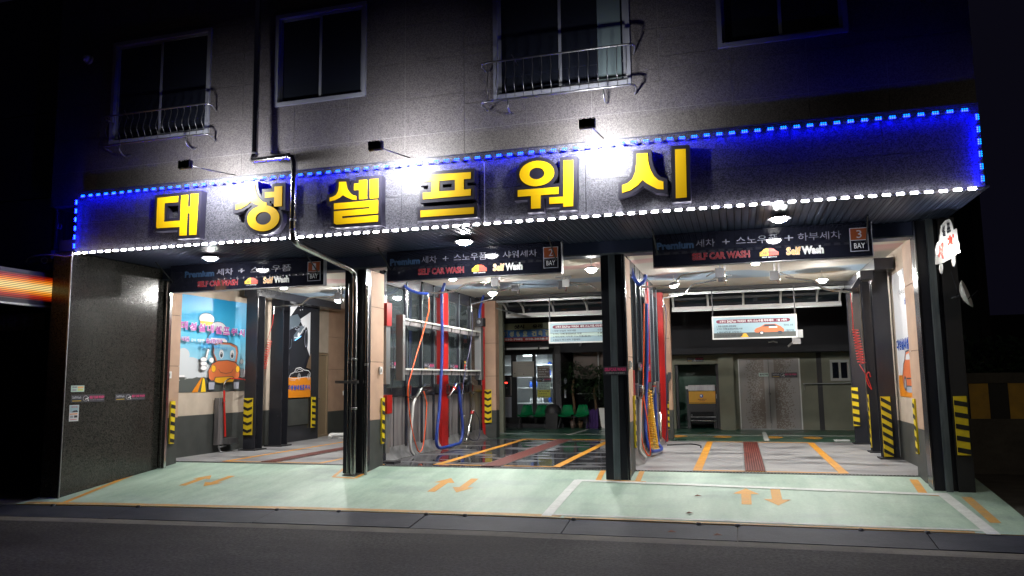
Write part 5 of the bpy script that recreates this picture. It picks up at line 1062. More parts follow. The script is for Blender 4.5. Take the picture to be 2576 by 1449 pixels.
# small sign on the pillar between middle and right bay
t = T('small_sign', 'small black and pink sign on the front pillar between middle and right bay', 'sign', (-2.2, 13.0, 1.7))
a, b = hit(1521, 944, 1, 13.03), hit(1575, 921, 1, 13.03); P = Plane((a.x-.02, 13.03, a.z), (1, 0, 0), (0, 0, 1), b.x-a.x+.04, b.z-a.z); P.mb.box(a.x-.02, b.x+.02, 13.032, 13.04, a.z, b.z, 'dark_print'); P.rect(0, 0, 1, 1, 'dark_print'); P.text('SELFCAR WASH', .06, .45, .94, .85, 'pink_print', .05); P.text('프리미엄 셀프세차 서비스를 제공합니다', .1, .15, .9, .32, 'white_print', .0); part('plate', P.mb, t)
# right wall posters
t = T('wall_poster', 'brightly lit white poster with a red car on the right wall near the street', 'poster', (2.95, 15.6, 1.2))
P = Plane((2.944, 16.30, 1.2), (0, -1, 0), (0, 0, 1), 2.0, 2.32); P.rect(0, 0, 1, 1, 'poster_white'); P.flush('sheet', t)
P.rect(0, 0, 1, .17, 'poster_orange'); P.ell(.46, .09, .26, .055, 'grey_print')
P.poly([(.18, .17), (.25, .26), (.33, .30), (.38, .36), (.55, .37), (.66, .30), (.76, .26), (.78, .14), (.7, .08), (.26, .08), (.18, .12)], 'toon_dark'); P.poly([(.20, .17), (.27, .25), (.35, .29), (.4, .345), (.54, .355), (.64, .29), (.74, .25), (.76, .14), (.68, .09), (.28, .09), (.2, .12)], 'toon_orange'); P.poly([(.37, .29), (.41, .33), (.53, .34), (.58, .29)], 'poster_cloud')
for cx in (.30, .70): P.ell(cx, .105, .055, .06, 'toon_dark'); P.ell(cx, .105, .035, .04, 'grey_print')
P.rect(.38, .14, .60, .15, 'toon_dark'); P.flush('car_drawing', t); P.ell(.80, .57, .12, .06, 'toon_blue'); P.ell(.78, .575, .05, .03, 'toon_glass'); P.poly([(.72, .53), (.85, .5), (.8, .46)], 'toon_blue'); P.ell(.86, .31, .10, .035, 'logo_yellow'); P.text('세차', .80, .30, .92, .33, 'toon_dark', .02); P.flush('balloon', t)
for i, ch in enumerate('대성실내셀프워시'): P.text(ch, .05+i*.115, .37, .15+i*.115, .46, 'bottle_blue', .04)
P.flush('lettering', t); P.text('쾌적한 실내환경', .35, .80, .95, .845, 'dark_print', .02); P.text('상쾌한 하루', .55, .71, .98, .765, 'bottle_blue', .04); P.flush('lettering', t)
t = T('wall_poster', 'narrow orange and cream poster half hidden behind the right wall columns', 'poster', (2.95, 19, 1.2))
P = Plane((2.944, 19.8, 1.23), (0, -1, 0), (0, 0, 1), 1.6, 2.3); P.rect(0, 0, 1, 1, 'orange_print'); P.poly([(0, .5), (.25, .6), (.35, 1), (0, 1)], 'ad_cream'); P.poly([(.25, .65), (.3, .95), (.33, 1), (.3, .6)], 'logo_yellow'); P.poly([(0, .1), (.4, .1), (.6, .35), (.2, .4), (0, .3)], 'notice_pale'); P.line([(.0, .45), (.3, .36), (.7, .45)], .03, 'toon_dark'); P.rect(.1, .18, .5, .26, 'purple_print'); P.rect(0, 0, 1, .06, 'grey_print'); P.flush('sheet', t)
# ================================================================= BOARDS HANGING AT THE BACK OF THE BAYS
def back_board(x0, x1, z0, z1, y, num, lines, lab, car):
    t = T('hanging_board', lab, 'sign', (x0, y, z0)); f = .035
    part('frame', MB().box(x0, x1, y-.02, y+.03, z0, z0+f, 'white_metal').box(x0, x1, y-.02, y+.03, z1-f, z1, 'white_metal').box(x0, x0+f, y-.02, y+.03, z0+f, z1-f, 'white_metal').box(x1-f, x1, y-.02, y+.03, z0+f, z1-f, 'white_metal'), t)
    for x in (x0+.01, x1-.05): part('hanger', MB().box(x, x+.03, y, y+.02, z1, 3.86, 'charcoal'), t)
    P = Plane((x0+f, y-.005, z0+f), (1, 0, 0), (0, 0, 1), x1-x0-2*f, z1-z0-2*f); P.mb.box(x0+f, x1-f, y-.004, y+.02, z0+f, z1-f, 'board_sky'); P.rect(0, 0, 1, 1, 'board_sky')
    if car: P.rect(0, 0, 1, .24, 'poster_road'); P.poly([(.33, .02), (.37, .2), (.40, .2), (.43, .02)], 'toon_amber')
    else: P.rect(0, .28, 1, .46, 'notice_pale'); P.rect(0, .46, .9, .475, 'toon_dark')
    P.flush('panel', t)
    P.ell(.075, .80, .04, .09, 'maroon_bar'); P.rect(.075, .71, .90, .89, 'maroon_bar'); P.ell(.90, .80, .04, .09, 'maroon_bar'); P.text(num+'.부스', .08, .745, .16, .86, 'white_print', .02); P.text('SALFcar WASH', .17, .745, .40, .86, 'white_print', .02); P.text('세차 /스노우폼.'+('하부세차' if car else '샤워세차'), .42, .74, .74, .865, 'white_print', .02)
    if car: P.text('1실 1세차', .78, .745, .90, .86, 'white_print', .02)
    P.flush('heading', t)
    if car:
        P.poly([(.50, .30), (.52, .42), (.58, .50), (.63, .62), (.76, .62), (.82, .5), (.86, .36), (.86, .24), (.52, .22)], 'toon_orange'); P.poly([(.60, .5), (.64, .6), (.75, .6), (.78, .5)], 'toon_dark'); P.rect(.68, .43, .78, .5, 'white_print'); P.ell(.59, .2, .03, .09, 'toon_dark'); P.ell(.59, .2, .018, .055, 'white_print'); P.ell(.81, .2, .03, .08, 'toon_dark'); P.flush('car_drawing', t)
    for a, b, c, s_ in lines: P.text(s_, a, b, c, b+.10, 'dark_print', .01).flush('lettering', t)
    return t
back_board(-.59, 1.46, 2.56, 3.15, 20.4, '3', [(.04, .52, .28, '1.차량 진입후 셔트내림'), (.04, .38, .36, '2.카드 지폐.동전(500원)사용'), (.04, .22, .34, '3.예비세척후 시작하기'), (.04, .06, .36, '4.하부세차 버튼 이용'), (.86, .5, .97, '에어건 사용'), (.88, .24, .98, '거품 후 작동')], 'white framed board with a red car drawing hanging at the back of the right bay', True)
back_board(-4.89, -2.84, 2.57, 3.15, 20.4, '2', [(.04, .54, .36, '1.차량 진입후 셔트내림'), (.04, .38, .44, '2.카드 지폐 동전500원 사용'), (.04, .22, .56, '3.예비세척 시작후 스노우폼(옵션)'), (.04, .06, .42, '4.필요시 왁스세차 고압세차'), (.66, .54, .97, '5.찬 상태에서 청소기'), (.66, .38, .97, '6.물로 충분히 씻음'), (.66, .22, .97, '7.비상등 켜고 천천히')], 'white framed instruction board hanging at the back of the middle bay', False)
t = T('gate_motor', 'metal fittings below the right end of the hanging board in the right bay', 'fitting', (1.5, 20.8, 2.6))
part('housing', MB().box(1.36, 1.56, 20.9, 21.05, 2.42, 2.62, 'brushed').box(1.47, 1.62, 20.85, 20.95, 2.58, 2.78, 'galvanised').tube([(1.36, 20.9, 2.46), (1.25, 20.9, 2.36)], .03, 'galvanised', 6), t); part('hook', MB().tube([(.78, 20.9, 2.48), (.9, 20.9, 2.50), (1.0, 20.9, 2.47)], .02, 'galvanised', 6), t)

# ================================================================= COURTYARD BEHIND THE BAYS
def awning(x0, x1, xs, lab):
    t = T('awning', lab, 'awning', (x0, 21.2, 3.4)); y0, y1 = 20.95, 21.9
    part('top_rail', MB().box(x0, x1, y0, y0+.06, 3.80, 3.88, 'galvanised'), t); part('front_rail', MB().box(x0, x1, y1, y1+.08, 3.46, 3.56, 'white_metal').box(x0, x1, y1-.01, y1+.09, 3.43, 3.455, 'galvanised'), t)
    for x in xs: part('rib', MB().tube(spline([(x, y0+.03, 3.84), (x, y0+.45, 3.83), (x, y1-.12, 3.72), (x, y1+.04, 3.52)], 4), .03, 'white_metal', 6), t)
    for a, b in zip(xs, xs[1:]):
        mb = MB(); S4 = spline([(0, y0+.03, 3.86), (0, y0+.45, 3.85), (0, y1-.12, 3.74), (0, y1+.04, 3.56)], 3); k = len(S4)
        mb.add([(a+.03, p.y, p.z) for p in S4]+[(b-.03, p.y, p.z) for p in S4], [(i, i+1, k+i+1, k+i) for i in range(k-1)], 'window_glass', True); part('glazing', mb, t)
    return t
awning(-6.55, -2.0, [-6.52, -6.0, -5.1, -4.1, -3.05, -2.05], 'curved glazed awning with pale ribs behind the middle bay')
awning(-1.7, 2.7, [-1.66, -.72, .22, 1.18, 2.1, 2.66], 'curved glazed awning with pale ribs behind the right bay')
solo('wall_brace', MB().tube([(-6.6, 21.0, 3.66), (-6.1, 21.4, 3.5), (-5.8, 21.9, 3.44)], .025, 'galvanised', 6), 'dim steel arm bracing the left end of the middle bay awning', 'bracket', (-6.6, 21, 3.6))
# annex behind right bay
ax = T('annex_building', 'low pale green block behind the right bay with a double door and a small window', 'building', (-2, 25.1, 0))
def wall_x(x0, x1, z0, z1, m, y=25.1, y2=25.3, lab=None): return part('wall', MB().box(x0, x1, y, y2, z0, z1, m), ax, lab)
wall_x(-2.2, -1.94, -.3, 2.31, 'back_wall'); wall_x(-1.94, -.59, 2.02, 2.31, 'back_wall'); wall_x(-.59, -.14, -.3, 2.31, 'back_wall', 24.85); wall_x(-.14, 0.0, -.3, 2.31, 'back_wall', 25.2, 25.4); wall_x(0, 1.81, 2.17, 2.31, 'back_wall'); wall_x(1.81, 2.28, -.3, 2.31, 'back_wall'); wall_x(2.28, 2.42, -.3, 2.31, 'black_matte', 25.08, 25.3, 'black steel column strip in the annex front')
for r in sub_rects((2.42, 5.2, -.3, 2.31), [(2.66, 3.2, 1.45, 2.08)]): wall_x(*r, 'back_wall')
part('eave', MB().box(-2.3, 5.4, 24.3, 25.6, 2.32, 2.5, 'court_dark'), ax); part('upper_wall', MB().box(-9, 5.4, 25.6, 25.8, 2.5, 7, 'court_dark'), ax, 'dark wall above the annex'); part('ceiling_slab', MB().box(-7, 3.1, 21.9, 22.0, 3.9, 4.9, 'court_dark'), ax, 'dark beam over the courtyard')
d_ = part('door', MB().box(.04, .89, 25.12, 25.15, .03, 2.14, 'mosaic_door').box(.905, 1.77, 25.12, 25.15, .03, 2.14, 'mosaic_door'), ax, 'double door with brown mosaic squares')
part('frame', MB().box(0, .035, 25.09, 25.2, 0, 2.17, 'white_metal').box(1.775, 1.81, 25.09, 25.2, 0, 2.17, 'white_metal').box(.035, 1.775, 25.09, 25.2, 2.14, 2.17, 'white_metal').box(.035, 1.775, 25.09, 25.2, 0, .025, 'galvanised'), d_); part('knob', MB().lathe((.90, 25.11, 1.08), [(.03, 0), (.035, .02), (0, .05)], 'stainless', 12, (0, -1, 0)), d_)
w_ = part('window', MB().box(2.66, 2.72, 25.06, 25.2, 1.45, 2.08, 'upvc_dim').box(3.14, 3.2, 25.06, 25.2, 1.45, 2.08, 'upvc_dim').box(2.72, 3.14, 25.06, 25.2, 1.45, 1.53, 'upvc_dim').box(2.72, 3.14, 25.06, 25.2, 2.0, 2.08, 'upvc_dim').box(2.90, 2.96, 25.07, 25.2, 1.53, 2.0, 'upvc_dim'), ax); part('pane', MB().box(2.72, 2.90, 25.14, 25.15, 1.53, 2.0, 'window_glass'), w_); part('pane', MB().box(2.96, 3.14, 25.14, 25.15, 1.53, 2.0, 'window_glass'), w_)
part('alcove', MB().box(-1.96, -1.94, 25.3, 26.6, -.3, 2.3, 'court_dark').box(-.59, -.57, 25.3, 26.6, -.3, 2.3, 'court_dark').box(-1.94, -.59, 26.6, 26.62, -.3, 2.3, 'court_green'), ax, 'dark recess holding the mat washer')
for x in (-1.93, -.68): part('recess_frame', MB().box(x, x+.08, 25.3, 25.36, 0, 2.02, 'charcoal'), ax)
solo('handrail', MB().tube([(1.88, 25.0, 1.37), (3.4, 25.0, 1.38)], .018, 'galvanised', 6).tube([(1.88, 25.0, 1.37), (1.88, 25.1, 1.37)], .015, 'galvanised', 6).tube([(1.92, 25.0, 1.37), (1.90, 25.02, 1.18)], .012, 'galvanised', 6), 'thin steel rail fixed across the annex wall under the small window', 'rail', (1.9, 25, 1.37))
def nsign(x0, x1, z0, z1, y, lab, body=None):
    P = Plane((x0, y, z0), (1, 0, 0), (0, 0, 1), x1-x0, z1-z0)
    if body: P.rect(0, 0, 1, 1, 'notice_pale'); P.text(body, .08, .2, .92, .8, 'dark_print', .04)
    else: sticker(P, 0, 0, 1, 1)
    solo('small_sign', P.mb, lab, 'sign', (x0, y, z0))
nsign(-1.54, -1.03, 2.10, 2.24, 25.08, 'small dark sign on the lintel above the mat washer recess'); nsign(.98, 1.72, 1.57, 1.72, 25.1, 'dark sign on the right leaf of the mosaic door'); nsign(.61, .89, 1.61, 1.72, 25.1, 'small white sign on the left leaf of the mosaic door', '통제구역')
# mat washer
t = T('mat_washer', 'yellow fronted floor mat washing machine standing in the dark recess', 'machine', (-1.15, 25.5, 0))
for x in (-1.62, -.80): part('leg', MB().box(x, x+.1, 25.5, 25.95, 0, 1.32, 'charcoal'), t)
part('hood', MB().box(-1.56, -.74, 25.46, 25.95, 1.19, 1.36, 'brushed'), t, 'shiny steel top'); part('panel', MB().box(-1.55, -.73, 25.47, 25.95, .78, 1.17, 'machine_yellow').box(-1.55, -.73, 25.462, 25.469, .81, .82, 'trunk'), t, 'yellow front')
P = Plane((-1.55, 25.455, .78), (1, 0, 0), (0, 0, 1), .82, .39); P.ell(.48, .62, .065, .14, 'bottle_blue'); P.ell(.47, .64, .035, .08, 'white_print'); P.text('매트세척기', .34, .30, .66, .38, 'maroon_print', .03); P.text('MAT WASH', .40, .20, .60, .26, 'maroon_print', .03); P.flush('emblem', t)
part('body', MB().box(-1.53, -.75, 25.52, 25.9, .16, .77, 'court_dark'), t); part('roller', MB().tube([(-1.52, 25.46, .24), (-.72, 25.46, .24)], .02, 'stainless', 8).tube([(-1.52, 25.46, .36), (-.74, 25.46, .36)], .015, 'brushed', 6), t); part('shelf', MB().box(-1.52, -.76, 25.46, 25.9, .52, .76, 'charcoal'), t); part('knob', MB().lathe((-1.48, 25.46, .42), [(0, .03), (.03, .02), (.03, 0)], 'brushed', 10, (0, -1, 0)).box(-1.64, -1.56, 25.46, 25.5, 1.24, 1.33, 'brushed'), t)
part('indicator', MB().lathe((-.66, 25.42, 1.13), [(0, .02), (.016, .012), (.02, 0)], 'red_led', 10, (0, -1, 0)), t); part('control', MB().box(-.71, -.62, 25.43, 25.5, .94, 1.08, 'grey_print'), t)
solo('tube_lamp', MB().box(-1.93, -1.60, 24.9, 24.98, 2.34, 2.39, 'grey_print'), 'short dim tube lamp under the annex eave by the red post', 'lamp', (-1.8, 24.9, 2.3))

# ---------------- glazed office
of = T('office_building', 'small dark glazed office with lit shelves behind the middle bay', 'building', (-7, 25.6, 0)); Y = 25.6
part('floor', MB().box(-10, -5.7, Y, 28, -.2, .12, 'charcoal'), of); part('step', MB().box(-10, -5.75, Y-.25, Y-.01, 0, .14, 'charcoal'), of); part('back_wall', MB().box(-10, -5.75, 27.6, 27.7, .12, 2.7, 'bottle_white'), of); part('side_wall', MB().box(-5.95, -5.75, Y, 27.6, .12, 2.7, 'charcoal'), of); part('ceiling', MB().box(-10, -5.75, Y, 27.7, 2.62, 2.7, 'white_plastic'), of); part('roof', MB().box(-10, -5.7, Y-.1, 27.9, 2.72, 2.86, 'court_dark'), of)
for (a, b, c, d) in ((-10, -5.75, 2.45, 2.72), (-10, -5.96, .14, .34), (-7.49, -7.30, .34, 2.45), (-6.74, -6.62, .34, 2.45), (-6.03, -5.96, .34, 2.45), (-8.4, -8.25, .34, 2.45)): part('mullion', MB().box(a, b, Y-.02, Y+.06, c, d, 'black_matte'), of)
for (a, b, c, d) in ((-8.25, -7.49, 1.76, 2.45), (-7.30, -6.74, .34, 2.45), (-6.62, -6.03, .34, 2.45)): part('glass_pane', MB().box(a, b, Y+.01, Y+.02, c, d, 'clear_glass'), of)
part('wall_panel', MB().box(-8.25, -7.49, Y, Y+.03, .34, 1.03, 'grey_print'), of, 'pale lower panel of the office front'); part('mullion', MB().box(-8.25, -7.49, Y-.02, Y+.05, 1.70, 1.76, 'black_matte').box(-8.25, -7.49, Y-.02, Y+.05, 1.03, 1.07, 'black_matte'), of)
t = T('card_machine', 'dark brown wall machine with a red light in the office front', 'machine', (-7.8, 25.6, 1.1)); part('case', MB().box(-8.05, -7.50, Y-.06, Y, 1.07, 1.70, 'notice_brown').box(-8.04, -7.51, Y-.065, Y-.061, 1.08, 1.69, 'dark_print'), t)
part('light', MB().box(-7.70, -7.62, Y-.075, Y-.066, 1.49, 1.53, 'red_led'), t); part('slot', MB().box(-7.92, -7.76, Y-.09, Y-.066, 1.48, 1.55, 'black_matte'), t); P = Plane((-8.0, Y-.067, 1.07), (1, 0, 0), (0, 0, 1), .5, .6); P.text('카드충전기', .30, .88, .66, .95, 'grey_print', .03); P.rect(.66, .42, .76, .48, 'grey_print'); P.rect(.3, .45, .42, .47, 'grey_print'); P.rect(.66, .15, .78, .28, 'charcoal'); P.flush('lettering', t)
for z in (.75, 1.30, 1.72, 2.12): part('shelf', MB().box(-8.2, -6.0, 27.0, 27.5, z, z+.025, 'white_metal'), of)
part('grid_panel', MB().box(-6.64, -6.02, 27.4, 27.41, 2.14, 2.55, 'upvc_dim'), of)
k = 0
for (x0, x1, z, m_, h_, n_, r_) in ((-7.28, -6.95, 1.32, 'bottle_blue', .26, 3, .055), (-6.92, -6.75, 1.32, 'bottle_white', .2, 2, .04), (-7.28, -6.75, .78, 'bottle_white', .2, 6, .035), (-6.62, -6.08, 1.74, 'bottle_blue', .24, 3, .06), (-6.62, -6.05, .78, 'bottle_blue', .25, 3, .06), (-8.0, -7.6, 1.74, 'bottle_red', .26, 1, .05), (-7.85, -7.6, 1.74, 'bottle_white', .24, 1, .05), (-6.6, -6.05, 2.145, 'bottle_blue', .1, 3, .08)):
    for i in range(n_):
        x = x0+(x1-x0)*(i+.5)/n_; k += 1
        o = solo('bottle', MB().lathe((x, 27.2, z+.001), [(0, 0), (r_, 0), (r_, h_*.7), (r_*.4, h_*.85), (r_*.4, h_), (0, h_)], m_, 10), f"{('', 'only', 'first', 'second', 'third', 'fourth', 'fifth', 'sixth')[i+2 if n_ > 1 else 1]} {m_[7:]} bottle from the left on the {'left' if x < -7.4 else 'middle' if x < -6.7 else 'right'} office pane's {'lowest' if z < 1 else 'second' if z < 1.5 else 'third' if z < 2 else 'top'} shelf", 'bottle', (x, 27.2, z), 'bottles on the lit office shelves')
t = T('tube_lamp', 'lit white tube lamp under the office ceiling', 'lamp', (-7, 26.2, 2.5)); part('tube', MB().tube([(-7.22, 26.2, 2.44), (-6.75, 26.2, 2.44)], .025, 'tube_light', 8), t); part('holder', MB().box(-7.25, -6.72, 26.17, 26.23, 2.47, 2.62, 'white_plastic'), t); light('tube_glow', 'AREA', (-7.0, 26.4, 2.40), 75, t, 1.2, (0, 0, 0), (.9, .95, 1), .3)
t = T('whiteboard', 'handwritten whiteboard hanging across the office door', 'board', (-7.4, 25.5, 1.7)); Bq = [hit(*Z(a, b, 1980, 1380, 460/1852), 1, Y-.06) for a, b in ((287, 512), (625, 265))]; x0, x1, z0, z1 = Bq[0].x, Bq[1].x, Bq[0].z, Bq[1].z
part('panel', MB().box(x0, x1, Y-.06, Y-.04, z0, z1, 'whiteboard').box(x0-.01, x1+.01, Y-.055, Y-.035, z0-.012, z0, 'galvanised').box(x0-.01, x1+.01, Y-.055, Y-.035, z1, z1+.012, 'galvanised'), t); P = Plane((x0, Y-.061, z0), (1, 0, 0), (0, 0, 1), x1-x0, z1-z0)
for a, b, c, s_ in ((.25, .86, .6, '셀프세차장 이용안내'), (.22, .72, .55, '영업시간 08시 22시'), (.65, .8, .95, '세차카드 판매'), (.65, .7, .97, '문의바랍니다'), (.2, .58, .4, '청소기 사용'), (.22, .44, .45, '실내 물세차'), (.15, .3, .5, '매트 세척 금지'), (.6, .12, .95, '감사합니다')): P.text(s_, a, b, c, b+.06, 'grey_print', .0)
P.flush('writing', t)
for k, (a, b) in enumerate(((.08, .2), (.5, .14))): part('marker', MB().box(x0+(x1-x0)*a, x0+(x1-x0)*a+.03, Y-.07, Y-.062, z0+(z1-z0)*b, z0+(z1-z0)*b+.02, 'black_matte'), t)
NX = lambda a, b: hit(*Z(a, b, 1980, 1380, 460/1852), 1, Y-.03)
for (a, b, m_, ls, lab) in (((682, 525), (880, 335), 'notice_brown', ['세차카드 충전 안내', '카드 사용법', '세차후 확인', '충전금액 보너스', '문의전화'], 'brown paper notice, topmost on the right office pane'), ((680, 595), (902, 528), None, None, 'black and pink sign on the right office pane under the brown notice'), ((683, 718), (886, 598), 'notice_pale', ['실내셀프세차', '영업시간', '08:00~22:00', '연중무휴 운영'], 'pale green opening hours notice on the right office pane'), ((685, 845), (892, 722), 'notice_yellow', ['공지사항', '이용안내', '대성셀프워시'], 'yellow notice, lowest on the right office pane')):
    p0, p1 = NX(*a), NX(*b); P = Plane((p0.x, Y-.025, p0.z), (1, 0, 0), (0, 0, 1), p1.x-p0.x, p1.z-p0.z)
    if m_ is None: sticker(P, 0, 0, 1, 1)
    else:
        P.rect(0, 0, 1, 1, m_); n_ = len(ls)
        for i, s_ in enumerate(ls): P.text(s_, .1, 1-(i+.8)/n_, .9 if i % 2 == 0 else .7, 1-(i+.3)/n_, 'white_print' if m_ == 'notice_brown' else 'dark_print', .02)
    solo('notice', P.mb, lab, 'notice', tuple(p0))
# office awning and sign
solo('office_awning', MB().box(-9, -5.95, 24.75, 25.5, 2.66, 2.70, 'charcoal').box(-9, -5.95, 24.70, 24.75, 2.60, 2.66, 'white_metal').box(-7.44, -7.38, 24.69, 25.5, 2.6, 2.72, 'black_matte').box(-6.3, -6.25, 24.69, 25.5, 2.6, 2.72, 'black_matte'), 'low dark awning with a white edge over the office front', 'awning', (-7.5, 24.75, 2.6))
t = T('shop_banner', 'glass company banner in yellow, blue and red above the office', 'sign', (-7.9, 25.2, 2.9)); a = hit(*Z(95, 1180, 1980, 1140, 460/2380), 1, 25.3); b = hit(*Z(1115, 775, 1980, 1140, 460/2380), 1, 25.3)
X0 = a.x-.6; X1 = b.x+1.2; P = Plane((X0, 25.29, a.z), (1, 0, 0), (0, 0, 1), X1-X0, b.z-a.z); part('panel', MB().box(X0, X1, 25.3, 25.36, a.z, b.z, 'ad_blue'), t); P.rect(0, .64, 1, 1, 'ad_cream'); P.rect(0, .22, 1, .64, 'ad_blue'); P.rect(0, 0, 1, .22, 'ad_red'); P.flush('print', t)
fx = lambda px: (hit(*Z(px, 900, 1980, 1140, 460/2380), 1, 25.3).x-X0)/(X1-X0)
for s_, p0, p1 in (('샷시', 395, 610), ('유리', 775, 990)): P.text(s_, fx(p0), .70, fx(p1), .93, 'dark_print', .06)
for ch, p0, p1 in (('대', 165, 260), ('성', 300, 390), ('창', 440, 530), ('호', 580, 670), ('건', 760, 860), ('축', 900, 985), ('공', 1040, 1130), ('사', 1180, 1270)): P.text(ch, fx(p0), .27, fx(p1), .58, 'ad_cream', .06)
P.flush('lettering', t); P.text('832-7982', fx(210), .06, fx(575), .17, 'white_print', .04); P.text('010-3838-5', fx(630), .06, fx(1100), .17, 'white_print', .04); P.flush('lettering', t)
part('post', MB().box(X0+.1, X0+.16, 25.36, 25.5, 2.7, b.z, 'charcoal').box(X1-.2, X1-.14, 25.36, 25.5, 2.7, b.z, 'charcoal'), t)
# seats
def bench(x0, lab):
    t = T('seat_bench', lab, 'bench', (x0, 25.0, 0), 'pairs of green plastic seats')
    part('beam', MB().box(x0+.02, x0+.95, 24.98, 25.03, .36, .40, 'charcoal'), t)
    for x in (x0+.04, x0+.92): part('leg', MB().tube(spline([(x, 25.0, .38), (x-.02, 24.95, .25), (x-.07 if x < x0+.5 else x-.03, 24.82, .01)], 4), .018, 'charcoal', 6).tube([(x, 25.0, .38), (x, 25.2, .01)], .018, 'charcoal', 6), t)
    for s0 in (x0, x0+.51):
        mb = MB(); n = 6; prof = [(24.74, .415), (24.78, .445), (24.9, .43), (25.05, .415), (25.14, .44), (25.2, .52), (25.24, .64), (25.28, .75), (25.29, .765)]
        vs = []
        for y, z in prof:
            wv = .215 if z < .5 else .215-(z-.5)*.25
            for i in range(n+1):
                u = i/n*2-1; vs.append((s0+.22+u*wv, y-(.05*u*u if z > .5 else 0), z+(.03*u*u if z < .5 else 0)+(-.012*u*u if z > .74 else 0)+.012*math.cos(u*9)*(1 if z > .6 else .3)))
        k = n+1; mb.add(vs, [(i*k+j, i*k+j+1, (i+1)*k+j+1, (i+1)*k+j) for i in range(len(prof)-1) for j in range(n)], 'seat_green', True)
        mb.add([(x, y, z-.02) for x, y, z in vs], [(i*k+j, (i+1)*k+j, (i+1)*k+j+1, i*k+j+1) for i in range(len(prof)-1) for j in range(n)], 'seat_green', True); part('seat', mb, t)
    return t
bench(-7.06, 'left pair of green plastic seats in front of the office'); bench(-5.68, 'right pair of green plastic seats beside the dark plants')
# bin, plants, pot
t = T('waste_bin', 'black bin with rounded lid between the two pairs of green seats', 'bin', (-5.9, 25.0, 0)); part('body', MB().hexa([(-6.08, 24.85, .0), (-5.74, 24.85, .0), (-5.74, 25.2, .0), (-6.08, 25.2, .0)], [(-6.12, 24.8, .5), (-5.7, 24.8, .5), (-5.7, 25.25, .5), (-6.12, 25.25, .5)], 'black_matte'), t); part('lid', MB().lathe((-5.91, 25.02, .5), [(.27, 0), (.27, .12), (.2, .24), (.1, .28), (0, .29)], 'black_matte', 14), t)
solo('planter', MB().hexa([(-4.35, 25.25, 0), (-4.08, 25.25, 0), (-4.08, 25.5, 0), (-4.35, 25.5, 0)], [(-4.42, 25.2, .66), (-4.0, 25.2, .66), (-4.0, 25.55, .66), (-4.42, 25.55, .66)], 'white_plastic').box(-4.42, -4.0, 25.2, 25.55, .661, .67, 'trunk'), 'tall white planter at the right of the green seats', 'planter', (-4.2, 25.4, 0))
mb = MB()
for i in range(9): x = -4.86+.045*i; mb.box(x, x+.046, 25.2+.03*(i % 2), 25.45, .0, .6+.03*math.sin(i*1.7), 'purple_cloth')
solo('cloth_bundle', mb, 'dark purple cloth bundle between the seats and the white planter', 'cloth', (-4.7, 25.3, 0))
def leafy(name, x, y, z0, z1, r, n, sd, lab, trunks):
    rr = random.Random(sd); t = T(name, lab, 'plant', (x, y, 0)); mb = MB()
    for i in range(n):
        a = rr.uniform(0, 2*math.pi); q = r*math.sqrt(rr.random()); z = rr.uniform(z0, z1); c = Vector((x+q*math.cos(a), y+q*math.sin(a), z)); d = Vector((math.cos(a+rr.uniform(-.6, .6)), math.sin(a), rr.uniform(-.9, .4))).normalized(); s = d.cross(Vector((0, 0, 1))).normalized()*rr.uniform(.012, .03); l = rr.uniform(.12, .3)
        mb.add([c, c+d*l*.5+s, c+d*l, c+d*l*.5-s], [(0, 1, 2, 3)], 'leaf')
    part('foliage', mb, t, kind='stuff')
    for tx in trunks: part('trunk', MB().tube(spline([(tx, y, .1), (tx+.03, y, .7), (tx-.02, y, 1.2), (x, y, z0+.4)], 4), [.045]*12+[.03], 'trunk', 7), t)
    part('pot', MB().lathe((x, y, 0), [(0, 0), (.13, 0), (.17, .3), (.15, .3), (0, .27)], 'notice_brown', 12), t); return t
leafy('potted_tree', -5.35, 25.8, 1.2, 2.2, .45, 700, 3, 'dark leafy potted tree behind the right pair of green seats', (-5.38,))
leafy('potted_tree', -4.55, 25.9, 1.0, 2.1, .5, 900, 5, 'dark leafy potted tree with a stout brown trunk behind the purple cloth', (-4.66,))
leafy('potted_tree', -4.0, 26.2, .5, 2.0, .55, 700, 8, 'dark shrub half hidden by the front pillar behind the white planter', (-4.0,))
for x, m_ in ((-5.32, 'notice_brown'), (-5.05, 'trunk')): solo('pot', MB().lathe((x, 25.3, 0), [(0, 0), (.06, 0), (.09, .26), (.07, .26), (0, .24)], m_, 10).tube([(x, 25.3, .2), (x-.04, 25.3, .34)], .02, 'orange_print', 5), 'small brown pot under the right pair of green seats, '+('left one' if x < -5.2 else 'right one'), 'pot', (x, 25.3, 0))
t = T('pipe_frame', 'dim rusty pipe frame and board behind the courtyard plants', 'frame', (-5.3, 26.5, 0)); part('pipe', MB().tube([(-5.75, 26.4, 2.55), (-3.8, 26.4, 2.6)], .025, 'galvanised', 6), t); part('pipe', MB().tube([(-5.4, 26.4, 1.1), (-4.5, 26.4, 1.1)], .015, 'galvanised', 6), t); part('pipe', MB().tube([(-4.6, 26.4, .9), (-4.6, 26.4, 3.0)], .03, 'galvanised', 6), t); part('board', MB().box(-5.5, -4.0, 26.55, 26.6, 1.6, 3.2, 'notice_brown'), t)
solo('cleaning_gloves', MB().lathe((-5.62, 25.7, 1.45), [(0, 0), (.05, .03), (.06, .12), (.03, .2), (0, .2)], 'grey_print', 8).box(-5.66, -5.60, 25.68, 25.7, .98, 1.26, 'grey_print'), 'pale rag and dispenser hanging on the dark office corner', 'rag', (-5.6, 25.7, 1.4))
struct('courtyard_wall', MB().box(-6, 5.4, 28.5, 28.7, -.3, 7, 'court_dark').box(5.4, 5.6, 20, 28.7, -.3, 7, 'court_dark'))
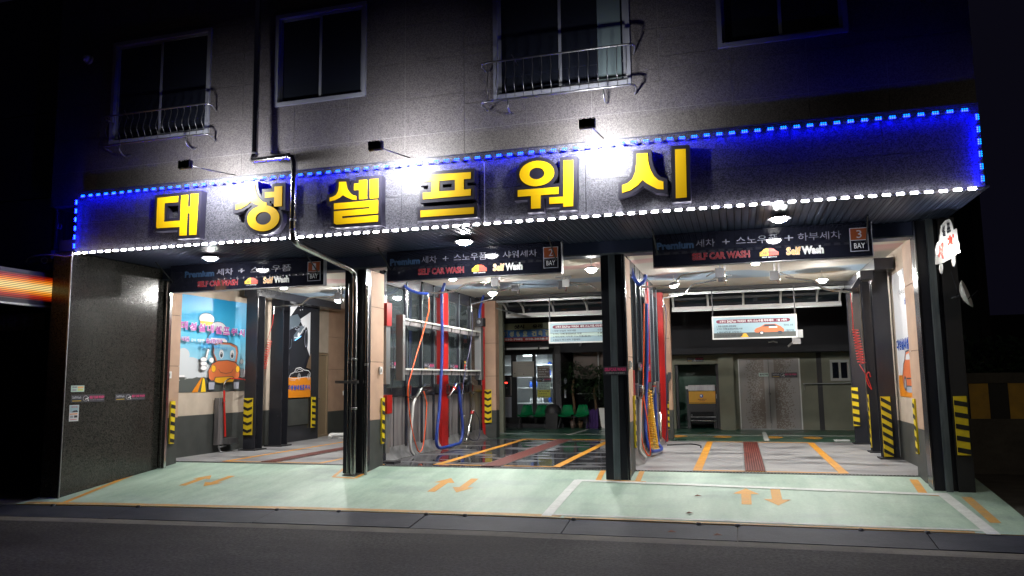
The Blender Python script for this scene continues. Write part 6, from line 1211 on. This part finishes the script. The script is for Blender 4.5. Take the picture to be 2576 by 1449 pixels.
solo('white_pipe', MB().tube(spline([(-11.2, 20.2, .1), (-10.9, 20.4, .1), (-10.4, 20.6, .12), (-9.9, 20.9, .16)], 4), .06, 'pvc_white', 10).tube(spline([(-11.2, 20.2, .1), (-11.3, 20.12, .1), (-11.28, 20.0, .03)], 4), .06, 'pvc_white', 10).tube(spline([(-11.0, 20.0, .015), (-10.7, 20.05, .04), (-10.45, 20.0, .015)], 4), .02, 'white_hose', 6), 'white plastic pipe with an elbow lying at the back of the left bay', 'pipe', (-11, 20.2, 0))

# ================================================================= NEIGHBOURS AND STREET SIDE THINGS
nb = T('neighbour_building', 'dark panelled building on the left with a lit display board', 'building', (-13, 11.6, 0))
for i in range(4):
    for z0, z1 in ((3.9, 5.2), (5.2, 6.9), (6.9, 9.4)): part('wall_panel', MB().box(-12.16-2.4*(i+1)+.01, -12.16-2.4*i-.01, 11.45, 11.5, z0+.01, z1-.01, 'charcoal'), nb)
part('wall_core', MB().box(-22, -12.16, 11.51, 20, 3.9, 9.4, 'backing'), nb); part('lower_wall', MB().box(-22, -11.63, 12.9, 13.1, -.3, 3.9, 'black_matte'), nb); part('shutter', MB().box(-22, -11.9, 12.85, 12.899, -.3, 2.3, 'court_dark'), nb); part('canopy', MB().box(-22, -11.64, 11.3, 12.9, 3.75, 3.89, 'court_dark'), nb)
part('down_pipe', MB().tube([(-12.28, 11.4, 5.1), (-12.28, 11.4, 4.1)], .04, 'charcoal', 8), nb); part('pipe_joint', MB().box(-12.33, -12.23, 11.35, 11.44, 3.98, 4.14, 'grey_print'), nb)
t = T('display_board', 'lit orange and red LED display board jutting from the neighbouring wall', 'display', (-11.9, 10, 3.0)); x = -11.75
part('case', MB().box(x-.12, x, 8.6, 11.05, 3.02, 3.60, 'notice_brown').box(x, x+.006, 8.6, 11.05, 3.02, 3.09, 'charcoal').box(x, x+.006, 8.6, 11.05, 3.53, 3.60, 'charcoal').box(x, x+.006, 10.99, 11.05, 3.09, 3.53, 'charcoal'), t); part('screen', MB().box(x+.001, x+.004, 8.6, 10.98, 3.10, 3.52, 'led_screen'), t); part('rail', MB().box(x-.14, x+.02, 8.6, 11.07, 2.985, 3.015, 'galvanised'), t)
light('screen_glow', 'AREA', (x+.02, 9.8, 3.3), 4, t, 2.0, (0, math.radians(-90), 0), (1, .45, .12), .4)
t = T('old_signboard', 'faded brown signboard with raised letters under the lit display board', 'sign', (-12.1, 10, 2.7)); part('panel', MB().box(-12.7, -12.0, 11.0, 11.05, 2.62, 2.92, 'trunk').box(-16, -12.7, 11.0, 11.05, 2.62, 2.92, 'trunk'), t)
P = Plane((-13.6, 10.998, 2.66), (1, 0, 0), (0, 0, 1), 1.5, .22, lay=.004); P.text('식당', .3, .1, .65, .9, 'notice_brown', .05); P.text('집', .72, .1, .9, .9, 'notice_brown', .05); P.flush('lettering', t)
t = T('cable_bundle', 'coiled cables looping from the display board to the canopy corner', 'cable', (-11.6, 10.8, 3.8))
A = [hit(a, b, 1, 10.72) for a, b in ((65, 660), (72, 650), (95, 643), (130, 641), (165, 645), (181, 642))]; part('strand', MB().tube(spline(A, 6), .012, 'grey_print', 6), t)
for cx, rx in ((88, 16), (112, 8)): part('loop', MB().tube([hit(cx+rx*math.cos(q*math.pi/7), 655+7*math.sin(q*math.pi/7), 1, 10.72) for q in range(15)], .010, 'wire' if rx > 10 else 'grey_print', 5), t)
part('strand', MB().tube(spline([hit(a, b, 1, 10.72) for a, b in ((70, 668), (100, 662), (130, 655), (120, 648))], 5), .010, 'wire', 5), t)
p = hit(151, 570, 1, 11.08); solo('vent_cap', MB().lathe(p, [(.05, -.02), (.055, .0), (.04, .01), (.035, -.02)], 'grey_print', 10, (0, 1, 0)), 'small round vent on the blue lit wall just left of the canopy front', 'vent', tuple(p))
# car shaped sign on the right
t = T('car_shaped_sign', 'white car shaped double sign with red letters, lit by its own lamp', 'sign', (2.9, 12.0, 3.3)); y = 12.0
ZS = lambda l, yy: [hit(*Z(a, b, 3700, 850, 200/1449), 1, yy) for a, b in l]
front = ZS([(345, 1449), (315, 1050), (360, 870), (430, 800), (470, 470), (490, 360), (590, 230), (700, 185), (735, 215), (780, 310), (830, 500), (920, 455), (960, 800), (1000, 900), (1010, 1130), (560, 1449)], y)
part('face', MB().prism(front, (.0, .06, 0), 'white_plastic'), t)
bt = ZS([(345, 1449), (560, 1449), (770, 1330), (640, 1500)], y); low = [hit(*Z(a, b, 3200, 850, 896/1443), 1, y+.002) for a, b in ((880, 300), (885, 335), (900, 330), (975, 295), (1010, 255), (985, 235), (930, 230))]
part('face', MB().prism([hit(*Z(a, b, 3200, 850, 896/1443), 1, y+.002) for a, b in ((878, 240), (878, 332), (905, 332), (985, 292), (1020, 262), (985, 225))], (0, .056, 0), 'white_plastic'), t)
for a, b in ((902, 330), (982, 285)): q = [hit(*Z(a+dx, b+dy, 3200, 850, 896/1443), 1, y-.01) for dx, dy in ((0, 0), (-2, 30), (6, 58), (16, 62), (20, 30), (18, 0))]; part('wheel', MB().prism(q, (0, .05, 0), 'white_plastic'), t)
def glyph_on(ch, corners, yy, m, off=.06):   # corners: bl, br, tr, tl in zoom pixels
    c = ZS(corners, yy); vs, fs, _, _ = glyphs(ch, off); mb = MB(); mb.add([c[0].lerp(c[1], u).lerp(c[3].lerp(c[2], u), v) for u, v in vs], fs, m); part('lettering', mb, t)
glyph_on('세', [(385, 1400), (590, 1330), (540, 850), (375, 940)], y-.006, 'red_print'); glyph_on('차', [(640, 1060), (900, 1000), (870, 610), (640, 690)], y-.006, 'red_print'); glyph_on('셀', [(500, 700), (600, 680), (580, 370), (500, 420)], y-.006, 'dark_print'); glyph_on('프', [(640, 610), (750, 560), (720, 280), (620, 310)], y-.006, 'dark_print')
q = ZS([(560, 1120), (1005, 1150)], y-.12); part('lamp', MB().box(q[0].x, q[1].x, y-.14, y-.08, q[0].z-.03, q[0].z+.0, 'bulb'), t); light('lamp_light', 'POINT', ((q[0].x+q[1].x)/2, y-.16, q[0].z+.02), 5, t, .04); part('arm', MB().tube([(3.0, y+.06, 3.45), (3.0, 12.85, 3.45)], .02, 'black_steel', 6), t)
P = Plane((2.73, 12.876, 3.0), (1, 0, 0), (0, 0, 1), .1, .6)
t = T('satellite_dish', 'small white satellite dish facing right beside the far right post', 'dish', (3.15, 12.6, 2.6)); c = hit(*Z(1035, 535, 3200, 850, 896/1443), 1, 12.6); axd = Vector((.85, -.35, .25)).normalized()
part('reflector', MB().lathe(c, [(0, 0), (.08, .012), (.15, .04), (.21, .085), (.205, .09), (.14, .05), (0, .012)], 'white_metal', 22, axd), t); part('arm', MB().tube([c-axd*.0, c-axd*.12, Vector((3.2, 12.83, c.z+.05))], .012, 'black_steel', 6).tube([c+axd*.02+Vector((0, 0, -.12)), c+axd*.24], .008, 'black_steel', 5), t); part('mount', MB().tube([c+Vector((-.02, 0, 0)), c+Vector((-.1, 0, .35))], .008, 'black_steel', 5), t)
# striped barrier wall on the right
t = T('barrier_wall', 'low concrete wall painted in broad yellow and black stripes on the far right', 'barrier', (4, 17, 0)); y = 17
part('wall', MB().box(3.6, 9, y, y+.2, -.3, .74, 'gutter_concrete').box(3.6, 9, y-.02, y+.2, 1.42, 1.62, 'gutter_concrete'), t)
for i in range(16): part('stripe', MB().box(3.62+i*.335, 3.62+(i+1)*.335-.003, y-.004, y+.2, .742, 1.418, 'barrier_yellow' if i % 2 == 0 else 'hazard_black'), t)
struct('side_hedge_wall', MB().box(3.6, 30, 24, 24.3, -.3, 3.2, 'court_dark'))
rr = random.Random(4); mb = MB()
for i in range(2600):
    c = Vector((rr.uniform(3.6, 9), rr.uniform(17.3, 19), rr.uniform(1.3, 2.3))); d = Vector((rr.uniform(-1, 1), rr.uniform(-1, 1), rr.uniform(-.5, .8))).normalized(); s = d.orthogonal().normalized()*.04
    mb.add([c, c+d*.08+s, c+d*.16, c+d*.08-s], [(0, 1, 2, 3)], 'leaf')
o = solo('hedge', mb, 'dark hedge in the night behind the striped barrier wall', 'hedge', (5, 18, 0)); o['kind'] = 'stuff'

# street lamp on the near side of the road, right of the camera
t = T('street_lamp', 'street lamp on a grey pole across the road, out to the right', 'street lamp', (8.5, 3.5, -.6))
part('pole', MB().tube([(8.5, 3.5, -.6), (8.5, 3.5, 5.6), (8.3, 4.0, 6.1), (8.0, 4.8, 6.25)], [.08, .06, .05, .05], 'galvanised', 10), t)
part('head', MB().box(7.8, 8.1, 4.7, 5.3, 6.2, 6.3, 'charcoal').box(7.83, 8.07, 4.75, 5.25, 6.185, 6.199, 'white_metal'), t)
light('lamp_light', 'AREA', (7.95, 5.0, 6.17), 110, t, .25, (0, 0, 0), (1, .86, .66), .5)
